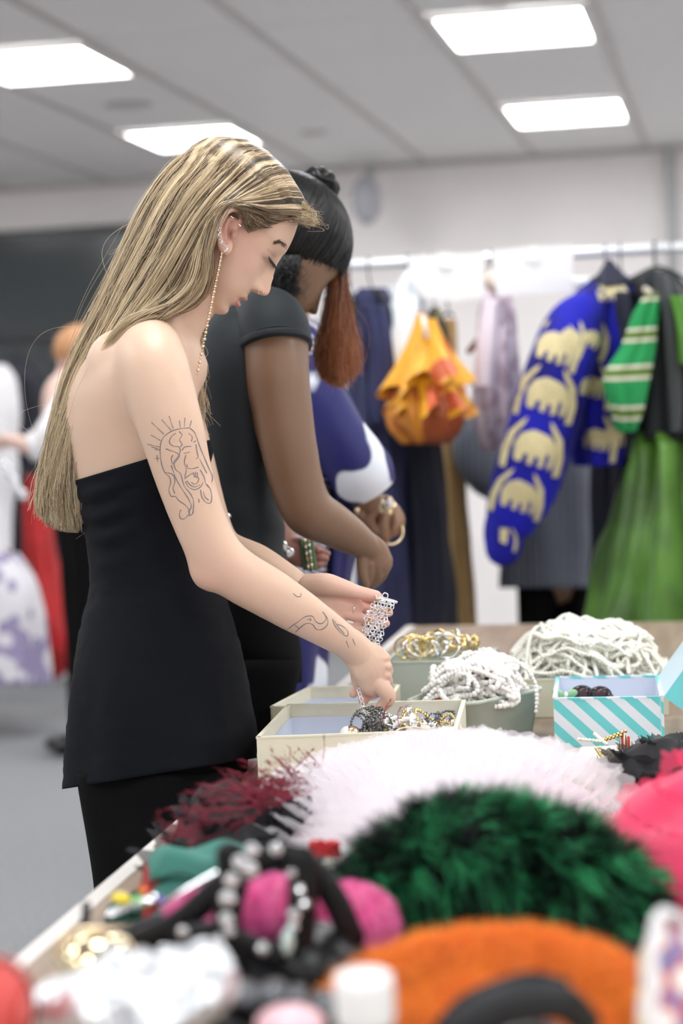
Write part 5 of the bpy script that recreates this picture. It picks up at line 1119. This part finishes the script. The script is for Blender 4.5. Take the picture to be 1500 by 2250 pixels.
# furs
def samp(V, Fc, n, seed):
    V = np.array(V, float); T = np.array([t for f in Fc for t in [(f[0],f[i],f[i+1]) for i in range(1,len(f)-1)]]); A, B, C = V[T[:,0]], V[T[:,1]], V[T[:,2]]; cr_ = np.cross(B-A,C-A); ar = np.linalg.norm(cr_,axis=1)
    g_ = np.random.default_rng(seed); k = g_.choice(len(T), n, p=ar/ar.sum()); u, v = g_.random(n), g_.random(n); s = u+v > 1; u[s] = 1-u[s]; v[s] = 1-v[s]
    return A[k]+(B-A)[k]*u[:,None]+(C-A)[k]*v[:,None], cr_[k]/ar[k][:,None], g_
def fur(name, e, V, Fc, n, ln, rad, m, base, seed, clump=.5, lean=(0,0,-.3), rand=.4, tint=None, N=6, cell=.02):
    mk('pelt', V, Fc, base, e); P, Nn, g_ = samp(V, Fc, n, seed); cen = np.array(V).mean(0); sgn = np.sign(((P-cen)*Nn).sum(1)); Nn = Nn*sgn[:,None]
    ce = np.floor(P/cell).astype(int); h = (ce[:,0]*73856093 ^ ce[:,1]*19349663 ^ ce[:,2]*83492791) % 9973; cg = np.random.default_rng(5).standard_normal((9973,3)); D_ = Nn+np.array(lean)+clump*cg[h]+rand*g_.standard_normal(P.shape); D_ /= np.linalg.norm(D_,axis=1)[:,None]
    l = ln*(.6+.6*g_.random(n)); t = np.linspace(0,1,N); X = P[:,None]+D_[:,None]*(l[:,None]*t)[:,:,None]+np.array([0,0,-.25])*(l[:,None]*t**2)[:,:,None]; X[...,2] = np.maximum(X[...,2], TZ+.003)
    tv = (.5+.33*cg[h,0]*.9+.15*g_.standard_normal(n)) if tint is None else tint(P, g_)
    hair(name, X, rad, m, e, np.clip(tv,0,1), tip=.15)
def blob(px, py, D, rx, ry, rd, seed=0, amp=.008, fr=12, nu=26, nv=40):
    V, Fc = ellpx(px,py,D,rx,ry,rd,nu=nu,nv=nv); c = W(px,py,D); V = np.array([v+nrm(v-c)*amp*nz(v,fr,seed) for v in V]); V[:,2] = np.maximum(V[:,2], TZ+.002); return V, Fc
M['gfur'] = tintmat('green_black_fur', [(0,(.001,.003,.003)),(.54,(.002,.007,.006)),(.73,(.012,.13,.05)),(1,(.06,.52,.20))], .5, .3); M['gbase'] = mat('dark_pelt', (.002,.006,.005), .9)
e = empty('fur_stole', W(1110,2070,1.86), 'black and emerald green fluffy fur stole lying on the tulle', 'stole')
rg = []
pts = [(812,1945,92),(900,1900,118),(1010,1875,150),(1120,1880,155),(1230,1915,150),(1330,1965,125),(1400,2030,95)]
V_, F_ = tube([W(a,b_+18,1.86) for a,b_,r in pts], [r*1.86/F*.80 for a,b_,r in pts], k=30, n=50); V_[:,2] = np.maximum(V_[:,2], TZ+.002)
fur('fur', e, V_, F_, 30000, .036, .0005, M['gfur'], M['gbase'], 61, clump=.8, cell=.011)
M['ofur'] = tintmat('orange_fur', [(0,(.65,.14,.005)),(.5,(.95,.27,.012)),(1,(1,.42,.05))], .6, .3, sheen=.3); M['obase'] = mat('orange_pelt', (.72,.18,.01), .9)
e = empty('fur_collar', W(1110,2250,1.52), 'bright orange short-haired fur collar in the foreground', 'fur collar')
pts = [(770,2185,70),(860,2150,90),(980,2120,100),(1110,2112,104),(1240,2125,100),(1340,2165,92),(1390,2240,80)]
V_, F_ = tube([W(a,b_+30,1.52) for a,b_,r in pts]+[W(1400,2340,1.5)], [r*1.52/F*.92 for a,b_,r in pts]+[.024], k=30, n=50)
V2, F3 = blob(1090,2255,1.52,300,150,.085,5); V2 = np.array(V2); V_ = np.vstack([V_,V2]); F_ = F_+[tuple(i+len(V_)-len(V2) for i in f) for f in F3]; V_[:,2] = np.maximum(V_[:,2], TZ+.002)
fur('fur', e, V_, F_, 42000, .015, .00032, M['ofur'], M['obase'], 62, clump=.3, cell=.006, tint=lambda P,g_: .5+.22*g_.standard_normal(len(P))+.3*np.array([nz(p,40,2) for p in P]))
M['pfur'] = tintmat('pink_fur', [(0,(.60,.05,.25)),(.5,(.85,.14,.42)),(1,(.95,.38,.62))], .6, .3, sheen=.3); M['pbase'] = mat('pink_pelt', (.80,.10,.36), .9)
for (px,py,rx,ry,D,l_) in ((425,2008,58,40,1.70,'left pink fur cuff under the jewelled black straps'),(590,1995,82,62,1.70,'middle pink fur cuff framed by the jewelled black straps'),(770,2025,95,75,1.74,'right pink fur cuff between the black straps and orange fur')):
    e = empty('fur_cuff', W(px,py+ry,D), l_, 'fur cuff', 'pink fur cuffs'); V_, F_ = blob(px,py,D,rx,ry,.05,3,.004); fur('fur', e, V_, F_, 9000, .009, .0003, M['pfur'], M['pbase'], px, clump=.3, cell=.006)
# black jewelled harness
M['patent'] = mat('black_leather', (.004,.004,.005), .35, spec=.3, bump=.2, bs=80)
e = empty('harness', W(620,2100,1.62), 'black leather harness studded with big rhinestones, over the pink fur', 'harness')
def strap(pts, w, D, m=None, fl=.35, name='strap'): mk(name, *tube([W(a,b_,D+(c if len(q) > 2 else 0)) for q in pts for a,b_,c in [(*q,0)[:3]]], w*D/F, k=16, flat=fl, flatdir=CN), m or M['patent'], e)
strap([(300,2075),(390,2030),(470,1962),(545,1905),(625,1882),(690,1915),(740,1985),(772,2060)], 30, 1.60)
strap([(505,1880),(512,1940),(500,2010),(505,2080),(540,2130)], 32, 1.585)
strap([(662,1890),(665,1960),(660,2030),(655,2100)], 34, 1.58)
strap([(400,2060),(470,2050),(540,2075),(620,2110)], 26, 1.58)
V_, F_ = blob(700,2115,1.62,115,95,.06,7,.006); mk('cup', V_, F_, M['patent'], e)
V_, F_ = blob(560,2150,1.60,140,60,.05,2,.006); mk('cup', V_, F_, M['patent'], e)
def stone(px, py, r, D, par, m='gem', name='rhinestone'):
    so_ = mk(name, *ellpx(px,py,D,r,r,.004,nu=6,nv=8), M[m], par, False); mk('setting', *tube([W(px+r*1.05*math.cos(t),py+r*1.05*math.sin(t),D+.001) for t in np.linspace(0,6.283,12)], .0009, k=5, n=12, caps=False), M['silver'], so_)
for (x,y,r) in ((553,1868,15),(525,1895,15),(548,1912,19),(508,1935,17),(606,1866,13),(500,1975,19),(497,2022,17),(505,2048,11),(645,2010,14),(643,2035,12),(577,2085,14),(658,1955,10),(668,1985,10),(640,1920,9),(480,2068,14),(402,2048,12),(360,2090,16),(400,2118,13)): stone(x,y,r*.85,1.575,e)
mk('crystal_drop', *ellpx(632,2070,1.57,15,34,.006,nu=6,nv=8), mat('aqua_crystal', (.75,.95,.92), .08, metal=.5), e, False)
for i, t in enumerate(np.linspace(0,1,26)):
    c = cr(np.array([(355,1992),(400,1962),(440,1938),(480,1916),(520,1896),(560,1872),(610,1856)],float),26)[i]; o_ = mk('rhinestone', *ellpx(c[0],c[1],1.64,6.5,6.5,.003,nu=5,nv=7), M['gem'], e, False)
# gold clutch, beaded handle, gems
M['mirror_gold'] = mat('polished_gold', (.78,.66,.42), .06, metal=1)
e = empty('clutch', W(208,2158,1.5), 'shiny round gold clutch at the lower left', 'clutch'); V_, F_ = ellpx(210,2100,1.52,84,56,.045,rot=-6,nu=24,nv=36); mk('shell', V_, F_, M['mirror_gold'], e)
mk('frame_rim', *tube([W(210+87*math.cos(t),2100+58*math.sin(t)+ 6*math.cos(t),1.52) for t in np.linspace(0,6.283,40)], .0022, k=8, caps=False), M['gold'], e)
M['jet'] = mat('jet_bead', (.01,.012,.02), .25, spec=.7)
e = empty('bag_handle', W(230,2055,1.68), 'black beaded bag handle curling up beside the gold clutch', 'handle'); lp = cr(np.array([(190,1988),(189,2012),(188,2036),(206,2050),(240,2053),(276,2044),(310,2028),(350,2016),(390,2010)],float),70); b = MB()
for i, c in enumerate(lp):
    for j in range(6): a = j*1.05+i*.5; b.add(*ell(W(c[0]+7*math.cos(a),c[1]+7*math.sin(a)*.9,1.68-.004*math.sin(a)), CX*.0016, CY*.0016, CN*.0016, nu=4, nv=5))
b.build('beadwork', M['jet'], e)
M['yellow'] = mat('yellow_gem', (.90,.72,.02), .15, coat=.6); M['lime_gem'] = mat('lime_gem', (.20,.75,.12), .15, coat=.6); M['violet'] = mat('violet_gem', (.10,.06,.40), .15, coat=.6)
e = empty('brooch', W(290,2005,1.72), 'brooch with yellow, lime and violet stones on silver beside the red cloth', 'brooch')
for x,y,rx,ry,m_ in ((267,1975,23,14,'yellow'),(312,1981,22,11,'lime_gem'),(314,1956,12,8,'orange_gem'),(352,1976,14,9,'violet'),(338,1968,8,6,'gem')): mk(m_+'_stone' if m_ != 'gem' else 'clear_stone', *ellpx(x,y,1.72,rx,ry,.006,rot=15), M[m_], e)
b = MB()
for i in range(46): g_ = np.random.default_rng(i); b.add(*ellpx(238+i*2.3,2008-i*.75+g_.uniform(-7,7),1.70,4.5,4.5,.003,nu=5,nv=6))
b.build('crystal_band', M['gem'], e, False)
# folded cloths
def cloth(name, lab, quad, z0, h, m, lay=2, seed=0, cat='cloth'):
    """a loosely folded cloth: stacked sagging leaves over a footprint"""
    e = empty(name, (*np.mean(quad,0),z0), lab, cat); Q = [np.array(q,float) for q in quad]
    for k in range(lay):
        n = 22; g0 = k*h/lay; V = []
        for side in (1,0):
            for i in range(n):
                for j in range(n):
                    u, v = i/(n-1), j/(n-1); p = (Q[0]*(1-u)+Q[1]*u)*(1-v)+(Q[3]*(1-u)+Q[2]*u)*v; ed = min(u,1-u,v,1-v)*6; ed = min(1,ed); zz = z0+g0+(h/lay*.92*side*ed**.5)+.004*nz((p[0],p[1],k),22,seed)*(k+side > 0)+.0045*math.sin(u*9+v*4+k+seed)*side
                    V.append((p[0]+.004*nz((p[0],p[1],k),14,seed+9),p[1],max(zz,z0)))
        Fc = []
        for s in (0,1):
            for i in range(n-1):
                for j in range(n-1): a = s*n*n+i*n+j; f = (a,a+n,a+n+1,a+1); Fc.append(f if s == 0 else f[::-1])
        ring = [i*n for i in range(n)]+[(n-1)*n+j for j in range(1,n)]+[i*n+n-1 for i in range(n-2,-1,-1)]+[j for j in range(n-2,0,-1)]
        for a_, b_ in zip(ring, ring[1:]+ring[:1]): Fc.append((a_,b_,b_+n*n,a_+n*n))
        mk('fold', V, Fc, m, e)
    return e
def fp(pts, z): return [onz(a,b_,z)[:2] for a,b_ in pts]
M['teal'] = mat('teal_cotton', (.045,.20,.16), .8, var=.2, vs=12); M['crimson'] = mat('crimson_cotton', (.32,.015,.02), .8, var=.2, vs=12); M['dgreen'] = mat('bottle_green', (.02,.11,.075), .8); M['blackcloth'] = mat('black_crepe', (.008,.009,.011), .8, bump=.4, bs=120); M['blacktulle'] = mat('black_tulle', (.012,.013,.018), .8, alpha=.75)
cloth('folded_cloth', 'bottle green cloth under the red and teal cloths at the table edge', fp([(235,1995),(480,1990),(560,1935),(330,1925)],.765), TZ+.001, .024, M['dgreen'], 2, 1)
cloth('folded_cloth', 'crimson folded cloth between the teal cloth and the brooch', fp([(308,1968),(500,1972),(560,1920),(312,1925)],.80), TZ+.026, .052, M['crimson'], 2, 2)
cloth('folded_cloth', 'teal green folded cloth below the burgundy feathers', fp([(322,1902),(560,1912),(610,1880),(322,1868)],.83), TZ+.026, .066, M['teal'], 3, 3)
bk = cloth('garment', 'black crepe garment spread under the foreground furs and straps', [(-.60,1.45),(.30,1.45),(.30,2.0),(-.56,2.02)], TZ+.001, .022, M['blackcloth'], 1, 4, 'garment')
e = empty('tulle_top', W(520,1850,2.1), 'black ruched tulle garment trimmed with burgundy feathers', 'top')
mk('tulle_mass', *dome(-.555,2.10,.085,.17,TZ+.001,.085,12,.03,fr=16), M['blackcloth'], e)
tulle(e, -.555, 2.10, .09, .17, TZ, .075, M['blacktulle'], layers=4, amp=.010, hgt=.035, seed=41, wv=12, seg=140)
M['feather'] = tintmat('burgundy_feather', [(0,(.10,.004,.012)),(1,(.34,.012,.05))], .5, .4)
fs = []
g_ = np.random.default_rng(8)
for rx_, ry_, n_, spx, spy, D in ((640,1735,45,-110,-10,2.2),(620,1752,34,-170,25,2.15),(640,1700,12,-40,-70,2.3),(420,1825,26,-30,-15,2.0),(560,1755,16,-90,-30,2.15),(690,1690,7,-10,-60,2.35),(860,1608,3,26,-50,2.52),(540,1780,16,-110,15,2.1)):
    for k in range(n_):
        p0 = np.array([rx_+g_.normal()*24, ry_+g_.normal()*12]); L_ = np.array([spx,spy])*(.4+.8*g_.random())+g_.normal(size=2)*18; cv = g_.normal(size=2)*14; t = np.linspace(0,1,10)[:,None]; c2 = p0+L_*t+cv*np.sin(t*3.1); dd = D+g_.normal()*.012; fs.append([W(a,b_,dd-.01*q) for (a,b_),q in zip(c2,np.linspace(0,1,10))])
        for j in range(7):
            i0 = g_.integers(2,9); q0 = c2[i0]; dv = (c2[-1]-p0)*.16*(.5+g_.random())+g_.normal(size=2)*3.5; fs.append([W(*(q0+dv*s+np.array([0,3*s*s])),dd-.004) for s in np.linspace(0,1,10)])
X = np.array(fs); X[...,2] = np.maximum(X[...,2], TZ+.004); hair('feathers', X, np.where(np.arange(len(X)) % 11 == 0, .0011, .0005), M['feather'], e, g_.random(len(X)), tip=.2)
# small red wool tangle and silver shoe toe by the harness
e = empty('yarn_tangle', W(715,1890,1.95), 'tangle of red wool behind the jewelled harness', 'yarn'); M['redwool'] = mat('red_wool', (.50,.02,.03), .9); g_ = np.random.default_rng(4)
for k in range(9): mk('yarn_loop', *tube([W(714+30*math.cos(t+k)*g_.uniform(.6,1.1),1872+22*math.sin(t*1.3+k*2)*g_.uniform(.7,1.1),1.93+.02*math.sin(t+k)) for t in np.linspace(0,6,12)], .0021, k=6), M['redwool'], e)
e = empty('silver_shoe', W(742,1935,1.9), 'silver glitter shoe toe left of the green fur stole', 'shoe'); V_, F_ = ellpx(742,1915,1.9,42,20,.03,rot=38,nu=18,nv=26); V_[:,2] = np.maximum(V_[:,2], TZ+.002); mk('toe', V_, F_, mat('glitter', (.55,.56,.50), .35, metal=.7, bump=1, bs=500), e)
mk('sole', *tube([W(706,1892,1.9),W(740,1925,1.9),W(772,1948,1.9)], .005, k=8), M['jet'], e)
# foreground: silver pouch, red plaid, bottle, leather bag, patterned fan
M['foil'] = mat('silver_foil', (.80,.83,.86), .32, metal=.8, bump=1, bs=60)
e = empty('pouch', W(320,2300,1.3), 'crumpled silver-white sequinned pouch at the bottom left', 'pouch')
V_, F_ = blob(295,2200,1.33,235,100,.06,3,.014,nu=60,nv=90,fr=26)
V_ = np.array([W(*p_,1.33) if False else v+CY*((v-W(285,2215,1.33))@CX)*.17+CN*.022*abs(nz(v,32,3))+CY*.014*nz(v,50,8)-CN*.012*abs(nz(v,70,1)) for v in V_ for p_ in [0]]); mk('pouch_body', V_, F_, M['foil'], e)
mk('pouch_lining', *blob(640,2250,1.34,70,34,.03,4), mat('blush_satin', (.85,.50,.55), .4), e)
b = MB()
for k in range(16): b.add(*blob(500+k*17,2200+34*math.sin(k*1.9)+k*2,1.42,34,22,.03,k,.008,nu=8,nv=12))
o = b.build('crumpled_foil', mat('gunmetal_cloth', (.07,.075,.085), .3, metal=.5, bump=.6, bs=80), None); tag(o, 'grey metallic ruffled trim between the silver pouch and white bottle', 'trim')
e = empty('plaid_pouch', W(10,2300,1.25), 'red plaid pouch cut by the lower left corner', 'pouch'); V_, F_ = blob(-18,2215,1.27,92,105,.045,2,.004); mk('pouch_body', V_, F_, print_mat('red_plaid', (.62,.05,.045), (.38,.03,.03), 40, .6, (1,1,1), 'S', c3=(.7,.12,.1)), e)
mk('pouch_piping', *tube([W(-18+94*math.cos(t),2215+107*math.sin(t),1.265) for t in np.linspace(-1.5,1.5,24)], .0018, k=6), M['dark'], e)
e = empty('bottle', W(800,2500,1.25)*np.array([1,1,0])+np.array([0,0,TZ]), 'clear plastic bottle with white screw cap in the foreground', 'bottle')
c = W(800,2195,1.27); M['clear'] = mat('clear_plastic', (.86,.90,.92), .1, alpha=.45, spec=.6); M['cap'] = mat('white_cap', (.90,.91,.90), .4)
def rev(c, prof, n=36): return loft([[(c[0]+r*math.cos(t), c[1]+r*math.sin(t), c[2]+z) for t in np.linspace(0,2*math.pi,n,endpoint=False)] for r,z in prof])
cp_ = mk('cap', *rev(c, [(.016,.017),(.0185,.015),(.0188,.010),(.0188,-.014),(.0182,-.016)]), M['cap'], e)
for k in range(30): a = k*2*math.pi/30; mk('cap_ridge', *box((c[0]+.0189*math.cos(a), c[1]+.0189*math.sin(a), c[2]-.002), .0008, .0016, .022, (math.cos(a),math.sin(a),0),(-math.sin(a),math.cos(a),0)), M['cap'], cp_, False)
mk('bottle_body', *rev(c, [(.0165,-.017),(.0165,-.022),(.020,-.024),(.020,-.027),(.024,-.036),(.032,-.055),(.033,-.07),(.033,-(c[2]-TZ)+.006),(.030,-(c[2]-TZ)+.001)]), M['clear'], e)
e = empty('leather_bag', (*W(1150,2300,1.32)[:2],TZ), 'black leather bag with curved handle at the bottom centre right', 'bag')
V_, F_ = blob(1150,2372,1.34,165,130,.05,9,.004); mk('bag_body', V_, F_, M['patent'], e)
mk('handle', *tube([W(985,2262,1.31),W(1030,2215,1.31),W(1100,2180,1.31),W(1170,2163,1.31),W(1228,2168,1.31)], [.010,.010,.009,.009,.007], k=14, flat=.5), M['patent'], e)
mk('flap', *tube([W(1010,2262,1.30),W(1080,2222,1.30),W(1160,2200,1.30),W(1240,2205,1.30),W(1290,2250,1.31)], [.012,.014,.014,.012,.010], k=14, flat=.4), mat('dull_leather', (.010,.012,.014), .5), e)
M['comic'] = print_mat('multicolour_print', (.85,.82,.78), (.55,.10,.10), 55, .50, tex='V', c3=(.12,.22,.5)); M['comic2'] = print_mat('pale_print', (.86,.84,.78), (.75,.60,.20), 60, .55, tex='V', c3=(.5,.55,.65))
e = empty('printed_bag', (*W(1480,2300,1.36)[:2],TZ), 'multicoloured printed paper bag standing at the lower right corner', 'bag')
tp = [W(1425,2020,1.38),W(1620,2035,1.38)]; 
mk('side_panel', *slab([W(1395,2330,1.30),W(1432,2330,1.26),W(1442,2022,1.30),W(1402,2095,1.40)], CX, .003), M['comic2'], e, False)
mk('front_panel', *slab([W(1434,2330,1.26),W(1640,2330,1.28),W(1620,2060,1.36),W(1442,2022,1.30)], CN, .003), M['comic'], e, False)
mk('ridge', *tube([W(1434,2330,1.255),W(1442,2022,1.295),W(1530,2042,1.33)], .004, k=8), M['ivory'], e)
